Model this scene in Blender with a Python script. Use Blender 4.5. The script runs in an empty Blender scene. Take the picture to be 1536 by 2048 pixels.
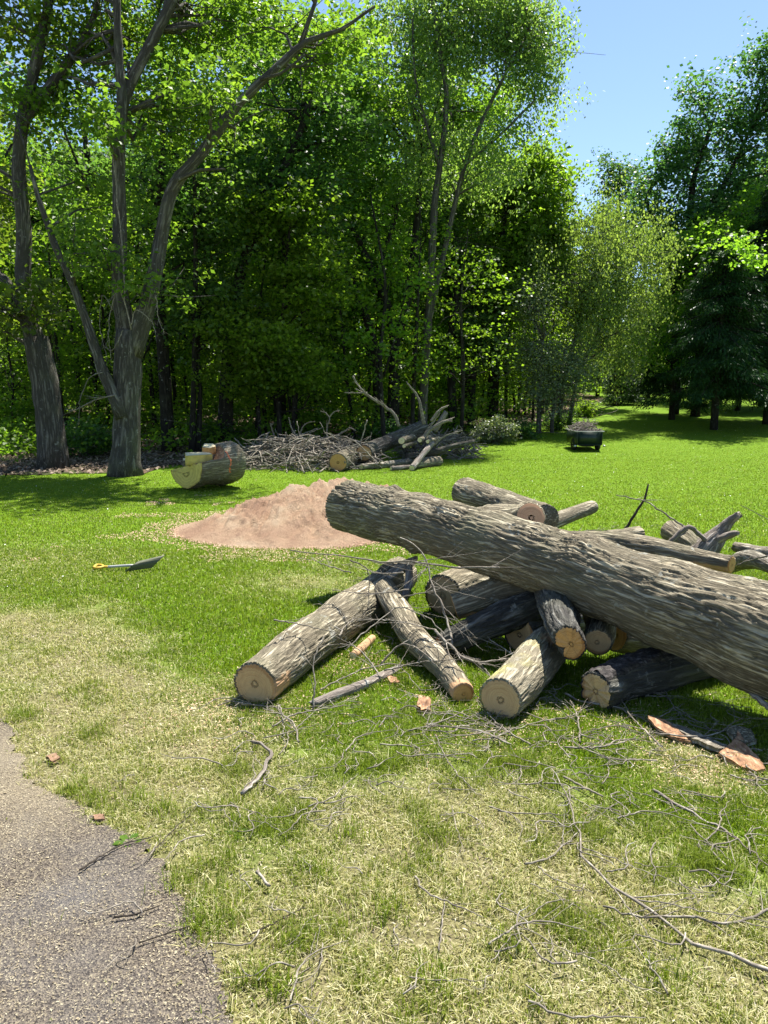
import bpy, math, random
import numpy as np
from mathutils import Vector

rng = np.random.default_rng(11)
random.seed(5)
sc = bpy.context.scene
COL = sc.collection

# ------------------------------------------------------------------ camera model
F, PCX, PCY, HOR, H = 1540.0, 768.0, 1024.0, 770.0, 1.65
PIT = math.atan((PCY - HOR) / F)
cp, sp = math.cos(PIT), math.sin(PIT)


def gz(x, y):
    t = np.clip((np.asarray(y, float) - 16.0) / 6.0, 0, 1)
    z = 0.04 * (np.asarray(y, float) - 18.5) * t * t * (3 - 2 * t)
    return np.minimum(z, 1.5) + 0.012 * np.sin(np.asarray(x) * 0.9 + 1) * np.sin(np.asarray(y) * 0.7)


def ray(px, py):
    a, b = (px - PCX) / F, -(py - PCY) / F
    return np.array([a, cp + b * sp, -sp + b * cp])


def at(px, py, Y):
    """world point seen at a photo pixel, standing Y metres in front"""
    r = ray(px, py)
    return np.array([0, 0, H]) + r * (Y / r[1])


def dep(p):
    return p[1] * cp - (p[2] - H) * sp


def G(px, py):
    r = ray(px, py)
    t, st = 0.5, 0.05
    last = t
    for _ in range(4000):
        p = r * t
        if H + p[2] < gz(p[0], p[1]):
            break
        last = t
        t *= 1.01
    lo, hi = last, t
    for _ in range(30):
        m = (lo + hi) / 2
        p = r * m
        if H + p[2] < gz(p[0], p[1]): hi = m
        else: lo = m
    p = r * hi
    return np.array([p[0], p[1], float(gz(p[0], p[1]))])


def rest(px, py, R, lift=0.0):
    """centre of a round thing of pixel radius R that rests on the ground"""
    lo, hi = 0.8, 60.0
    for _ in range(60):
        Y = (lo + hi) / 2
        p = at(px, py, Y)
        r = R * dep(p) / F
        if p[2] - float(gz(p[0], p[1])) > r * 0.93 + lift: lo = Y
        else: hi = Y
    p = at(px, py, Y)
    return p, R * dep(p) / F


# ------------------------------------------------------------------ numpy noise
_perm = rng.permutation(256)
_perm = np.concatenate([_perm, _perm, _perm])
_gr = rng.normal(size=(256, 3))
_gr /= np.linalg.norm(_gr, axis=1)[:, None]


def noise3(P):
    P = np.asarray(P, float)
    I = np.floor(P).astype(int)
    f = P - I
    u = f * f * f * (f * (f * 6 - 15) + 10)
    out = np.zeros(len(P))
    for dx in (0, 1):
        wx = u[:, 0] if dx else 1 - u[:, 0]
        for dy in (0, 1):
            wy = u[:, 1] if dy else 1 - u[:, 1]
            for dz in (0, 1):
                wz = u[:, 2] if dz else 1 - u[:, 2]
                h = _perm[_perm[_perm[(I[:, 0] + dx) & 255] + ((I[:, 1] + dy) & 255)] + ((I[:, 2] + dz) & 255)]
                g = _gr[h]
                d = g[:, 0] * (f[:, 0] - dx) + g[:, 1] * (f[:, 1] - dy) + g[:, 2] * (f[:, 2] - dz)
                out += wx * wy * wz * d
    return out * 1.6


def fbm(P, o=3):
    s, a = 0, 1.0
    P = np.asarray(P, float)
    for i in range(o):
        s = s + a * noise3(P * (2 ** i) + 17.3 * i)
        a *= 0.5
    return s


def n2(x, y, s=1.0, o=2, k=0.0):
    x = np.atleast_1d(np.asarray(x, float)); y = np.atleast_1d(np.asarray(y, float))
    return fbm(np.stack([x * s, y * s, np.full_like(x, k)], 1), o)


# ------------------------------------------------------------------ mesh helpers
def mk(name, V, quads=None, tris=None, mat=None, parent=None, attrs=None, smooth=True, vattrs=None, loc=None):
    V = np.asarray(V, float)
    if loc is not None:
        V = V - np.asarray(loc)[None]
    me = bpy.data.meshes.new(name)
    me.vertices.add(len(V)); me.vertices.foreach_set('co', V.ravel().astype(np.float32))
    q = np.asarray(quads, int).reshape(-1, 4) if quads is not None and len(quads) else np.zeros((0, 4), int)
    t = np.asarray(tris, int).reshape(-1, 3) if tris is not None and len(tris) else np.zeros((0, 3), int)
    li = np.concatenate([q.ravel(), t.ravel()])
    me.loops.add(len(li)); me.loops.foreach_set('vertex_index', li.astype(np.int32))
    me.polygons.add(len(q) + len(t))
    st = np.concatenate([np.arange(len(q)) * 4, len(q) * 4 + np.arange(len(t)) * 3])
    me.polygons.foreach_set('loop_start', st.astype(np.int32))
    for k, a in (attrs or {}).items():
        at_ = me.attributes.new(k, 'FLOAT', 'POINT'); at_.data.foreach_set('value', np.asarray(a, np.float32))
    for k, a in (vattrs or {}).items():
        at_ = me.attributes.new(k, 'FLOAT_VECTOR', 'POINT'); at_.data.foreach_set('vector', np.asarray(a, np.float32).ravel())
    me.update(calc_edges=True)
    me.validate()
    if smooth:
        me.polygons.foreach_set('use_smooth', np.ones(len(me.polygons), bool))
    if mat: me.materials.append(mat)
    o = bpy.data.objects.new(name, me)
    COL.objects.link(o)
    if parent: o.parent = parent
    if loc is not None: o.location = loc
    return o


def root(name, label, cat, loc=(0, 0, 0), group=None):
    o = bpy.data.objects.new(name, None); COL.objects.link(o)
    o.empty_display_size = 0.1
    o.location = tuple(float(v) for v in loc); o['label'] = label; o['category'] = cat
    if group: o['group'] = group
    return o


def tag(o, label=None, cat=None, group=None, kind=None):
    for k, v in (('label', label), ('category', cat), ('group', group), ('kind', kind)):
        if v: o[k] = v
    return o


def copy_tree(o, parent=None):
    c = o.copy(); COL.objects.link(c); c.parent = parent
    for ch in list(o.children):
        copy_tree(ch, c)
    return c


class Acc:
    """collects pieces of one mesh"""
    def __init__(s): s.V, s.Q, s.T, s.A, s.B, s.n = [], [], [], [], [], 0
    def add(s, V, Q=None, T=None, a=None, b=None):
        V = np.asarray(V, float)
        s.V.append(V)
        if Q is not None and len(Q): s.Q.append(np.asarray(Q) + s.n)
        if T is not None and len(T): s.T.append(np.asarray(T) + s.n)
        s.A.append(np.zeros(len(V)) if a is None else a)
        s.B.append(V if b is None else b)
        s.n += len(V)
    def obj(s, name, mat, parent=None, smooth=True, loc=None, aname='rnd'):
        V = np.concatenate(s.V)
        return mk(name, V, np.concatenate(s.Q) if s.Q else None, np.concatenate(s.T) if s.T else None, mat, parent,
                  {aname: np.concatenate(s.A)}, smooth, {'bco': np.concatenate(s.B)}, loc)


def resample(P, R, step):
    P = np.asarray(P, float); R = np.asarray(R, float)
    if len(P) == 2:
        n = max(2, int(np.linalg.norm(P[1] - P[0]) / step) + 1)
        t = np.linspace(0, 1, n)[:, None]
        return P[0] * (1 - t) + P[1] * t, R[0] * (1 - t[:, 0]) + R[1] * t[:, 0]
    E = np.vstack([2 * P[0] - P[1], P, 2 * P[-1] - P[-2]])
    ER = np.concatenate([[R[0]], R, [R[-1]]])
    oP, oR = [], []
    for i in range(len(P) - 1):
        n = max(1, int(np.linalg.norm(P[i + 1] - P[i]) / step))
        for k in range(n):
            t = k / n
            a, b, c, d = E[i], E[i + 1], E[i + 2], E[i + 3]
            oP.append(.5 * (2 * b + (c - a) * t + (2 * a - 5 * b + 4 * c - d) * t * t + (3 * b - a - 3 * c + d) * t ** 3))
            oR.append(ER[i + 1] * (1 - t) + ER[i + 2] * t)
    oP.append(P[-1]); oR.append(R[-1])
    return np.array(oP), np.array(oR)


def frames(P):
    T = np.gradient(P, axis=0); T /= np.linalg.norm(T, axis=1)[:, None] + 1e-12
    up = np.array([0, 0, 1.]) if abs(T[0][2]) < .9 else np.array([1., 0, 0])
    N = np.zeros_like(P); n = np.cross(T[0], up); n /= np.linalg.norm(n)
    for i in range(len(P)):
        n = n - T[i] * n.dot(T[i]); n /= np.linalg.norm(n) + 1e-12; N[i] = n
    return T, N, np.cross(T, N)


def tube(P, R, seg=8, step=0.1, disp=None, cap=True, caps=(1, 1), off=0.0):
    """returns V, quads, tris, bark coordinates, (T,N,B,P,R)"""
    P, R = resample(P, R, step)
    T, N, B = frames(P)
    th = np.linspace(0, 2 * math.pi, seg, endpoint=False)
    c, s = np.cos(th), np.sin(th)
    L = np.concatenate([[0], np.cumsum(np.linalg.norm(np.diff(P, axis=0), axis=1))])
    n = len(P)
    rr = np.repeat(R[:, None], seg, 1)
    bco = np.stack([rr * c[None], rr * s[None], np.repeat(L[:, None], seg, 1) + off], 2).reshape(-1, 3)
    if disp is not None:
        rr = rr + disp(bco + off, L, th).reshape(n, seg)
    V = P[:, None] + rr[:, :, None] * (c[None, :, None] * N[:, None] + s[None, :, None] * B[:, None])
    V = V.reshape(-1, 3)
    i = np.arange(n - 1)[:, None]; j = np.arange(seg)[None]; j2 = (j + 1) % seg
    Q = np.stack([i * seg + j, i * seg + j2, (i + 1) * seg + j2, (i + 1) * seg + j], 2).reshape(-1, 4)
    tr = []
    if cap:
        for e, k in ((0, 0), (1, n - 1)):
            if caps[e]:
                V = np.vstack([V, P[k]]); bco = np.vstack([bco, [0, 0, L[k]]])
                for q in range(seg):
                    a, b = k * seg + q, k * seg + (q + 1) % seg
                    tr.append((len(V) - 1, b, a) if e == 0 else (len(V) - 1, a, b))
    return V, Q, np.array(tr, int).reshape(-1, 3), bco, (T, N, B, P, R, L)


# ------------------------------------------------------------------ materials
def nt(name):
    m = bpy.data.materials.new(name); m.use_nodes = True
    t = m.node_tree; t.nodes.clear()
    out = t.nodes.new('ShaderNodeOutputMaterial')
    return m, t, out


def nd(t, ty, **k):
    n = t.nodes.new(ty)
    for a, b in k.items():
        if a.startswith('i_'):
            n.inputs[a[2:].replace('_', ' ')].default_value = b
        else:
            setattr(n, a, b)
    return n


def ramp(t, src, stops, interp='LINEAR'):
    r = t.nodes.new('ShaderNodeValToRGB'); r.color_ramp.interpolation = interp
    e = r.color_ramp.elements
    while len(e) < len(stops): e.new(.5)
    for k, (p, c) in enumerate(stops):
        e[k].position = p; e[k].color = (*c, 1) if len(c) == 3 else c
    t.links.new(src, r.inputs[0])
    return r


def mixc(t, f, a, b, mode='MIX'):
    m = t.nodes.new('ShaderNodeMix'); m.data_type = 'RGBA'; m.blend_type = mode
    for s, v in ((0, f), (6, a), (7, b)):
        if hasattr(v, 'is_linked') or hasattr(v, 'links'): t.links.new(v, m.inputs[s])
        elif isinstance(v, (int, float)): m.inputs[s].default_value = v
        else: m.inputs[s].default_value = (*v, 1)
    return m.outputs[2]


def mth(t, op, a, b=0.0, clamp=False):
    m = t.nodes.new('ShaderNodeMath'); m.operation = op; m.use_clamp = clamp
    for s, v in ((0, a), (1, b)):
        if isinstance(v, (int, float)): m.inputs[s].default_value = v
        else: t.links.new(v, m.inputs[s])
    return m.outputs[0]


def attr(t, name):
    return nd(t, 'ShaderNodeAttribute', attribute_name=name)


def mapped(t, vec, scale):
    m = nd(t, 'ShaderNodeMapping'); m.inputs['Scale'].default_value = scale
    t.links.new(vec, m.inputs[0]); return m.outputs[0]


def noi(t, vec, scale, detail=3, rough=.55, dist=0.0):
    n = nd(t, 'ShaderNodeTexNoise'); n.inputs['Scale'].default_value = scale
    n.inputs['Detail'].default_value = detail; n.inputs['Roughness'].default_value = rough
    n.inputs['Distortion'].default_value = dist
    if vec is not None: t.links.new(vec, n.inputs['Vector'])
    return n.outputs[0]


def princ(t, out, col, rough=.8, spec=.3, bump=None, bstr=.3, bdist=.01):
    p = nd(t, 'ShaderNodeBsdfPrincipled')
    if isinstance(col, tuple): p.inputs['Base Color'].default_value = (*col, 1)
    else: t.links.new(col, p.inputs['Base Color'])
    if isinstance(rough, (int, float)): p.inputs['Roughness'].default_value = rough
    else: t.links.new(rough, p.inputs['Roughness'])
    p.inputs['Specular IOR Level'].default_value = spec
    if bump is not None:
        b = nd(t, 'ShaderNodeBump'); b.inputs['Strength'].default_value = bstr; b.inputs['Distance'].default_value = bdist
        t.links.new(bump, b.inputs['Height']); t.links.new(b.outputs[0], p.inputs['Normal'])
    t.links.new(p.outputs[0], out.inputs[0])
    return p


def bark_mat(name, light, mid, dark, fs=38.0, st=.07, bare=(.50, .31, .17), lichen=.35, bstr=.8, bdist=.012, lcol=(.19, .20, .12)):
    m, t, out = nt(name)
    v = attr(t, 'bco').outputs['Vector']
    rnd = nd(t, 'ShaderNodeObjectInfo').outputs['Random']
    w = noi(t, v, 6, 2)
    wv = nd(t, 'ShaderNodeVectorMath', operation='ADD'); t.links.new(v, wv.inputs[0])
    sv = nd(t, 'ShaderNodeVectorMath', operation='SCALE'); t.links.new(nd(t, 'ShaderNodeTexNoise', i_Scale=5.0).outputs[1], sv.inputs[0])
    sv.inputs['Scale'].default_value = .03
    t.links.new(v, sv.inputs[0].links[0].from_node.inputs['Vector'])
    t.links.new(sv.outputs[0], wv.inputs[1])
    a = mapped(t, wv.outputs[0], (fs, fs, fs * st))
    n1 = noi(t, a, 1.0, 5, .62, .3)
    rdg = mth(t, 'ABSOLUTE', mth(t, 'SUBTRACT', n1, .5))
    f = mth(t, 'MULTIPLY', rdg, 4.6, True)                     # 0 in the furrow
    fine = noi(t, mapped(t, v, (90, 90, 30)), 1.0, 4, .7)
    c = ramp(t, f, [(0, dark), (.26, tuple(q * .35 for q in mid)), (.46, mid), (.80, light)]).outputs[0]
    c = mixc(t, mth(t, 'MULTIPLY', fine, .55), c, mid, 'MIX')
    big = noi(t, v, 3.2, 3)
    c = mixc(t, mth(t, 'MULTIPLY', ramp(t, big, [(.5, (0, 0, 0)), (.7, (1, 1, 1))]).outputs[0], lichen), c, lcol)
    sp_ = noi(t, v, 11.0, 4, .6)
    c = mixc(t, mth(t, 'MULTIPLY', ramp(t, sp_, [(.63, (0, 0, 0)), (.68, (1, 1, 1))]).outputs[0], .6), c, (.42, .43, .38))
    pv_ = noi(t, mapped(t, v, (5, 5, 1.6)), 1.0, 4, .65)
    c = mixc(t, mth(t, 'MULTIPLY', ramp(t, pv_, [(.45, (0, 0, 0)), (.62, (1, 1, 1))]).outputs[0], .45), c, tuple(q * .55 for q in mid))
    br = nd(t, 'ShaderNodeHueSaturation'); t.links.new(c, br.inputs['Color'])
    t.links.new(mth(t, 'ADD', mth(t, 'MULTIPLY', rnd, .3), .85), br.inputs['Value'])
    c = br.outputs[0]
    ba = attr(t, 'rnd').outputs['Fac']
    wood = ramp(t, noi(t, mapped(t, v, (30, 30, 4)), 1, 3), [(.3, tuple(x * .7 for x in bare)), (.7, tuple(min(1, x * 1.25) for x in bare))]).outputs[0]
    c = mixc(t, ba, c, wood)
    h = mth(t, 'ADD', f, mth(t, 'MULTIPLY', fine, .5))
    h = mth(t, 'MULTIPLY', h, mth(t, 'SUBTRACT', 1.0, mth(t, 'MULTIPLY', ba, .85)))
    princ(t, out, c, .92, .15, h, bstr, bdist)
    return m


def wood_face(name, base, edge, ringc, rs=26.0):
    m, t, out = nt(name)
    v = attr(t, 'bco').outputs['Vector']          # x,y in metres from the pith, z = radius fraction
    rnd = nd(t, 'ShaderNodeObjectInfo').outputs['Random']
    sx = nd(t, 'ShaderNodeSeparateXYZ'); t.links.new(v, sx.inputs[0])
    ds = noi(t, v, 9, 3)
    r = mth(t, 'ADD', sx.outputs[2], mth(t, 'MULTIPLY', mth(t, 'SUBTRACT', ds, .5), .30))
    ring = mth(t, 'SINE', mth(t, 'MULTIPLY', r, rs * 2.4))
    ring2 = mth(t, 'MULTIPLY', mth(t, 'ADD', ring, 1.0), .5)
    c = mixc(t, mth(t, 'MULTIPLY', mth(t, 'MULTIPLY', ring2, mth(t, 'MULTIPLY', mth(t, 'SUBTRACT', sx.outputs[2], .12), 2.6, True)), .55), base, ringc)
    saw = noi(t, mapped(t, v, (9, 110, 1)), 1.0, 4, .7)
    c = mixc(t, mth(t, 'MULTIPLY', saw, .35), c, tuple(x * .62 for x in base))
    e = ramp(t, r, [(.0, (.22, .22, .22)), (.28, (.02, .02, .02)), (.92, (0, 0, 0)), (1.04, (1, 1, 1))]).outputs[0]
    c = mixc(t, mth(t, 'MULTIPLY', e, .75), c, edge)
    st = ramp(t, noi(t, v, 5.5, 3), [(.52, (0, 0, 0)), (.72, (1, 1, 1))]).outputs[0]
    c = mixc(t, mth(t, 'MULTIPLY', st, .45), c, edge)
    # drying cracks run out from the pith
    ang = mth(t, 'ARCTAN2', sx.outputs[1], sx.outputs[0])
    cn = nd(t, 'ShaderNodeTexNoise', noise_dimensions='1D', i_Scale=2.1, i_Detail=2.0)
    c = mixc(t, mth(t, 'MULTIPLY', ramp(t, noi(t, v, 14, 5, .7), [(.42, (0, 0, 0)), (.7, (1, 1, 1))]).outputs[0], .35), c, tuple(x * 1.3 for x in base))
    t.links.new(mth(t, 'ADD', mth(t, 'ADD', ang, mth(t, 'MULTIPLY', rnd, 37.0)), mth(t, 'MULTIPLY', ds, .35)), cn.inputs['W'])
    ck = ramp(t, mth(t, 'ABSOLUTE', mth(t, 'SUBTRACT', cn.outputs[0], .5)), [(0, (1, 1, 1)), (.006, (0, 0, 0))]).outputs[0]
    c = mixc(t, mth(t, 'MULTIPLY', ck, .3), c, (.16, .08, .04))
    princ(t, out, c, .8, .2, mth(t, 'ADD', mth(t, 'MULTIPLY', saw, .6), mth(t, 'MULTIPLY', ring2, .2)), .3, .003)
    return m


def leaf_mat(name, dark, mid, light, tr=.45, sc_=.45, gloss=.35, ys=.5):
    m, t, out = nt(name)
    a = attr(t, 'rnd').outputs['Fac']
    pos = nd(t, 'ShaderNodeNewGeometry').outputs['Position']
    n = noi(t, pos, sc_, 2)
    f = mth(t, 'ADD', mth(t, 'MULTIPLY', a, .40), mth(t, 'MULTIPLY', n, .62))
    c = ramp(t, f, [(.2, dark), (.5, mid), (.82, light)]).outputs[0]
    ob = nd(t, 'ShaderNodeObjectInfo').outputs['Random']
    hs = nd(t, 'ShaderNodeHueSaturation'); t.links.new(c, hs.inputs['Color'])
    t.links.new(mth(t, 'ADD', mth(t, 'MULTIPLY', ob, .024), .488), hs.inputs['Hue'])
    t.links.new(mth(t, 'ADD', mth(t, 'MULTIPLY', ob, .35), .82), hs.inputs['Value'])
    c = hs.outputs[0]
    d = nd(t, 'ShaderNodeBsdfPrincipled'); t.links.new(c, d.inputs['Base Color'])
    d.inputs['Roughness'].default_value = .42; d.inputs['Specular IOR Level'].default_value = gloss
    tr_ = nd(t, 'ShaderNodeBsdfTranslucent')
    tc = mixc(t, 1.0, c, (1.50 + .6 * ys, 1.60 + .5 * ys, .72), 'MULTIPLY'); t.links.new(tc, tr_.inputs[0])
    mx = nd(t, 'ShaderNodeMixShader'); mx.inputs[0].default_value = tr
    t.links.new(d.outputs[0], mx.inputs[1]); t.links.new(tr_.outputs[0], mx.inputs[2])
    t.links.new(mx.outputs[0], out.inputs[0])
    return m


M = {}
M['bark'] = bark_mat('bark', (.72, .65, .49), (.36, .31, .215), (.022, .016, .010))
M['bark_lichen'] = bark_mat('bark_lichen', (.68, .63, .48), (.42, .37, .26), (.045, .036, .024), lichen=.8, lcol=(.40, .38, .10))
M['bark_pale'] = bark_mat('bark_pale', (.56, .52, .43), (.36, .32, .25), (.07, .055, .04), 34, .2, lichen=.2)
M['bark_tree'] = bark_mat('bark_tree', (.30, .28, .24), (.17, .155, .13), (.03, .025, .02), 14, .13, lichen=.3, bstr=1, bdist=.03)
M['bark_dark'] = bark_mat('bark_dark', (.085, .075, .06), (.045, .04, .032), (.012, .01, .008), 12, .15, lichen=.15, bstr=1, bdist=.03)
M['bark_rot'] = bark_mat('bark_rot', (.28, .275, .25), (.14, .135, .12), (.012, .01, .01), 18, .12, lichen=.25, bstr=1, bdist=.02)
M['stick'] = bark_mat('stick', (.50, .455, .38), (.33, .29, .235), (.10, .08, .06), 60, .3, lichen=.15, bstr=.3, bdist=.003)
M['stick_dark'] = bark_mat('stick_dark', (.13, .11, .09), (.08, .065, .05), (.03, .025, .02), 60, .3, lichen=.1, bstr=.3, bdist=.003)
M['driftwood'] = bark_mat('driftwood', (.55, .51, .45), (.38, .33, .28), (.12, .09, .07), 30, .08, lichen=.05)
M['face'] = wood_face('sawn_wood', (.55, .38, .20), (.33, .16, .06), (.42, .25, .11))
M['face_orange'] = wood_face('sawn_wood_orange', (.60, .34, .13), (.36, .15, .05), (.45, .21, .07))
M['face_red'] = wood_face('sawn_wood_red', (.55, .33, .20), (.34, .15, .08), (.42, .21, .11))
M['face_yellow'] = wood_face('sawn_wood_yellow', (.74, .60, .16), (.30, .18, .05), (.44, .33, .08), 14)
M['face_pale'] = wood_face('sawn_wood_pale', (.80, .70, .44), (.45, .32, .16), (.58, .44, .24), 16)

M['oak'] = leaf_mat('oak_leaf', (.062, .112, .018), (.108, .178, .028), (.17, .24, .04), .62)
M['lime'] = leaf_mat('lime_leaf', (.075, .145, .016), (.125, .215, .026), (.19, .285, .040), .64)
M['deep'] = leaf_mat('deep_leaf', (.042, .098, .030), (.076, .150, .042), (.125, .21, .06), .6)
M['birch'] = leaf_mat('birch_leaf', (.105, .175, .050), (.16, .245, .080), (.23, .32, .12), .58)
M['silver'] = leaf_mat('silver_leaf', (.08, .115, .055), (.14, .18, .10), (.24, .28, .18), .35, gloss=.5)
M['cool'] = leaf_mat('cool_leaf', (.030, .080, .030), (.060, .130, .045), (.11, .19, .07), .5)
M['needle'] = leaf_mat('needle', (.010, .026, .009), (.018, .044, .013), (.038, .076, .022), .2, gloss=.08, ys=0)
M['blue_needle'] = leaf_mat('blue_needle', (.03, .07, .04), (.07, .13, .075), (.14, .22, .13), .2, gloss=.3, ys=0)

# ------------------------------------------------------------------ zones of the ground (world outlines)
def wl(pts):
    return np.array([G(a, b)[:2] for a, b in pts])


def in_poly(x, y, poly):
    ins = np.zeros(len(x), bool)
    j = len(poly) - 1
    for i in range(len(poly)):
        xi, yi = poly[i]; xj, yj = poly[j]
        c = ((yi > y) != (yj > y)) & (x < (xj - xi) * (y - yi) / (yj - yi + 1e-12) + xi)
        ins ^= c
        j = i
    return ins


drive_edge = wl([(-60, 1395), (0, 1440), (35, 1505), (70, 1548), (150, 1605), (230, 1665), (318, 1700), (352, 1760), (380, 1850),
                 (425, 1925), (462, 2000), (498, 2060), (530, 2150), (570, 2300)])
drive_poly = np.vstack([[-9.0, 3.9], [-5.5, 3.7], drive_edge, [-.05, .2], [-.1, -3.0], [-9, -3.0]])
wood_edge = wl([(-900, 975), (-300, 968), (0, 955), (90, 950), (250, 950), (330, 940), (470, 915), (600, 905), (760, 893), (960, 880),
                (1010, 868), (1085, 846), (1180, 815), (1225, 800)])
wood_poly = np.vstack([wood_edge, [16, 95], [-90, 95], [-90, wood_edge[0][1]]])
dryl = wl([(-700, 1150), (0, 1185), (250, 1225), (430, 1330), (600, 1440), (850, 1480), (1100, 1540), (1350, 1620), (1536, 1665), (2300, 1700)])


def dryness(x, y):
    yb = np.interp(x, dryl[:, 0], dryl[:, 1])
    d = np.clip((yb - y) / 1.1 + .25, 0, 1)
    w = n2(x, y, 1.1, 3, 3.3)
    d = np.clip(d * 1.05 + w * .55 * (d > .03), 0, 1)
    for (a, b, ra, rb, s) in ((610, 1165, .55, .14, .8), (1385, 1525, .24, .10, 1.0), (510, 1110, .5, .12, .35), (690, 1135, .4, .12, .5), (40, 1130, 1.2, .35, .35)):
        p = G(a, b)
        q = ((x - p[0]) / ra) ** 2 + ((y - p[1]) / (rb * 3.0)) ** 2
        d = np.maximum(d, s * np.exp(-q * 1.2))
    return d


SAWL = []
for (a, b, h, r) in ((585, 9.25, .41, .66), (690, 9.75, .45, .72), (735, 9.2, .30, .6), (640, 8.7, .30, .55), (500, 8.8, .24, .62), (560, 8.45, .20, .6), (470, 8.6, .08, .5),
                     (660, 8.25, .12, .45), (520, 8.2, .06, .4), (430, 8.75, .045, .3), (790, 9.4, .22, .55)):
    SAWL.append(((a - 768) / 1540 * b * 1.0, b, h, r))


def sawh(x, y):
    """height of the sawdust heap over the lawn (negative outside)"""
    s = np.full_like(x, -.05)
    acc = np.zeros_like(x)
    for (cx, cy, h, r) in SAWL:
        q = np.sqrt((x - cx) ** 2 + (y - cy) ** 2) / r
        acc += (h * np.exp(-q * q * .9)) ** 2.2
    hh = acc ** (1 / 2.2)
    return hh - .035 + .012 * n2(x, y, 2.0, 2, 5)


# ------------------------------------------------------------------ ground sheet
def axis(lo, hi, fine_lo, fine_hi, step, grow=1.25):
    a = list(np.arange(fine_lo, fine_hi, step))
    s, v = step, fine_hi
    while v < hi: a.append(v); s *= grow; v += s
    a.append(hi)
    s, v = step, fine_lo - step
    while v > lo: a.insert(0, v); s *= grow; v -= s
    a.insert(0, lo)
    return np.array(a)


gx = axis(-260, 260, -7.5, 7.5, .08, 1.12)
gy = axis(-6, 420, .3, 15, .08, 1.06)
X, Y = np.meshgrid(gx, gy)
xf, yf = X.ravel(), Y.ravel()
Zg = gz(xf, yf)
nx, ny = len(gx), len(gy)
ii = (np.arange(ny - 1)[:, None] * nx + np.arange(nx - 1)[None]).ravel()
GQ = np.stack([ii, ii + 1, ii + 1 + nx, ii + nx], 1)

m, t, out = nt('lawn_ground')
pos = nd(t, 'ShaderNodeNewGeometry').outputs['Position']
dr = attr(t, 'dry').outputs['Fac']
n1 = noi(t, pos, 3.0, 4)
green = ramp(t, n1, [(.3, (.085, .165, .006)), (.7, (.135, .225, .011))]).outputs[0]
nbig = noi(t, pos, .35, 3)
green = mixc(t, mth(t, 'MULTIPLY', nbig, .5), green, (.125, .215, .012))
fl = noi(t, pos, 55, 3, .7)
green = mixc(t, ramp(t, fl, [(.42, (0, 0, 0)), (.62, (1, 1, 1))]).outputs[0], green, mixc(t, .5, green, (.06, .11, .005)))
soil = ramp(t, noi(t, pos, 60, 4, .7), [(.3, (.07, .06, .03)), (.55, (.17, .155, .07)), (.8, (.34, .30, .17))]).outputs[0]
c = mixc(t, dr, green, soil)
princ(t, out, c, .95, .1, noi(t, pos, 45, 4, .7), .6, .02)
M['lawn'] = m
ground = mk('lawn', np.stack([xf, yf, Zg], 1), GQ, None, m, attrs={'dry': dryness(xf, yf)})
tag(ground, kind='structure')


def sheet(name, poly, lift, step, mat, x0, x1, y0, y1, edge_noise=.06, kind='structure'):
    a = np.arange(x0, x1, step); b = np.arange(y0, y1, step)
    XX, YY = np.meshgrid(a, b)
    x, y = XX.ravel(), YY.ravel()
    wx = x + edge_noise * (n2(x, y, 2.5, 3, 8) + .7 * n2(x, y, 11, 2, 5)); wy = y + edge_noise * (n2(x, y, 2.5, 3, 9) + .7 * n2(x, y, 11, 2, 6))
    ins = in_poly(wx, wy, poly).reshape(XX.shape)
    nx_ = len(a)
    ok = ins[:-1, :-1] & ins[1:, :-1] & ins[:-1, 1:] & ins[1:, 1:]
    i0 = (np.arange(len(b) - 1)[:, None] * nx_ + np.arange(nx_ - 1)[None])[ok]
    Q = np.stack([i0, i0 + 1, i0 + 1 + nx_, i0 + nx_], 1)
    use = np.unique(Q); mp = -np.ones(len(x), int); mp[use] = np.arange(len(use))
    V = np.stack([x, y, gz(x, y) + lift], 1)[use]
    o = mk(name, V, mp[Q], None, mat)
    tag(o, kind=kind)
    return o


# driveway: fine tan and grey grit over worn tarmac
m, t, out = nt('driveway_grit')
pos = nd(t, 'ShaderNodeNewGeometry').outputs['Position']
vo = nd(t, 'ShaderNodeTexVoronoi', i_Scale=230.0); t.links.new(pos, vo.inputs['Vector'])
sep = nd(t, 'ShaderNodeSeparateColor'); t.links.new(vo.outputs['Color'], sep.inputs[0])
c = ramp(t, sep.outputs[0], [(0, (.045, .037, .031)), (.3, (.10, .084, .066)), (.6, (.15, .125, .096)), (.85, (.22, .185, .125)), (.97, (.34, .30, .20))], 'CONSTANT').outputs[0]
big = noi(t, pos, 1.6, 4)
c = mixc(t, ramp(t, big, [(.5, (0, 0, 0)), (.72, (.8, .8, .8))]).outputs[0], c, mixc(t, .5, c, (.13, .13, .135)))
sandy = noi(t, pos, .8, 2)
c = mixc(t, ramp(t, sandy, [(.5, (0, 0, 0)), (.7, (.7, .7, .7))]).outputs[0], c, mixc(t, .6, c, (.36, .30, .19)))
princ(t, out, c, .95, .15, vo.outputs['Distance'], .8, .004)
M['drive'] = m
drive = sheet('driveway', drive_poly, .010, .014, m, -4.2, .7, -.6, 4.4, .05)

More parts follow.
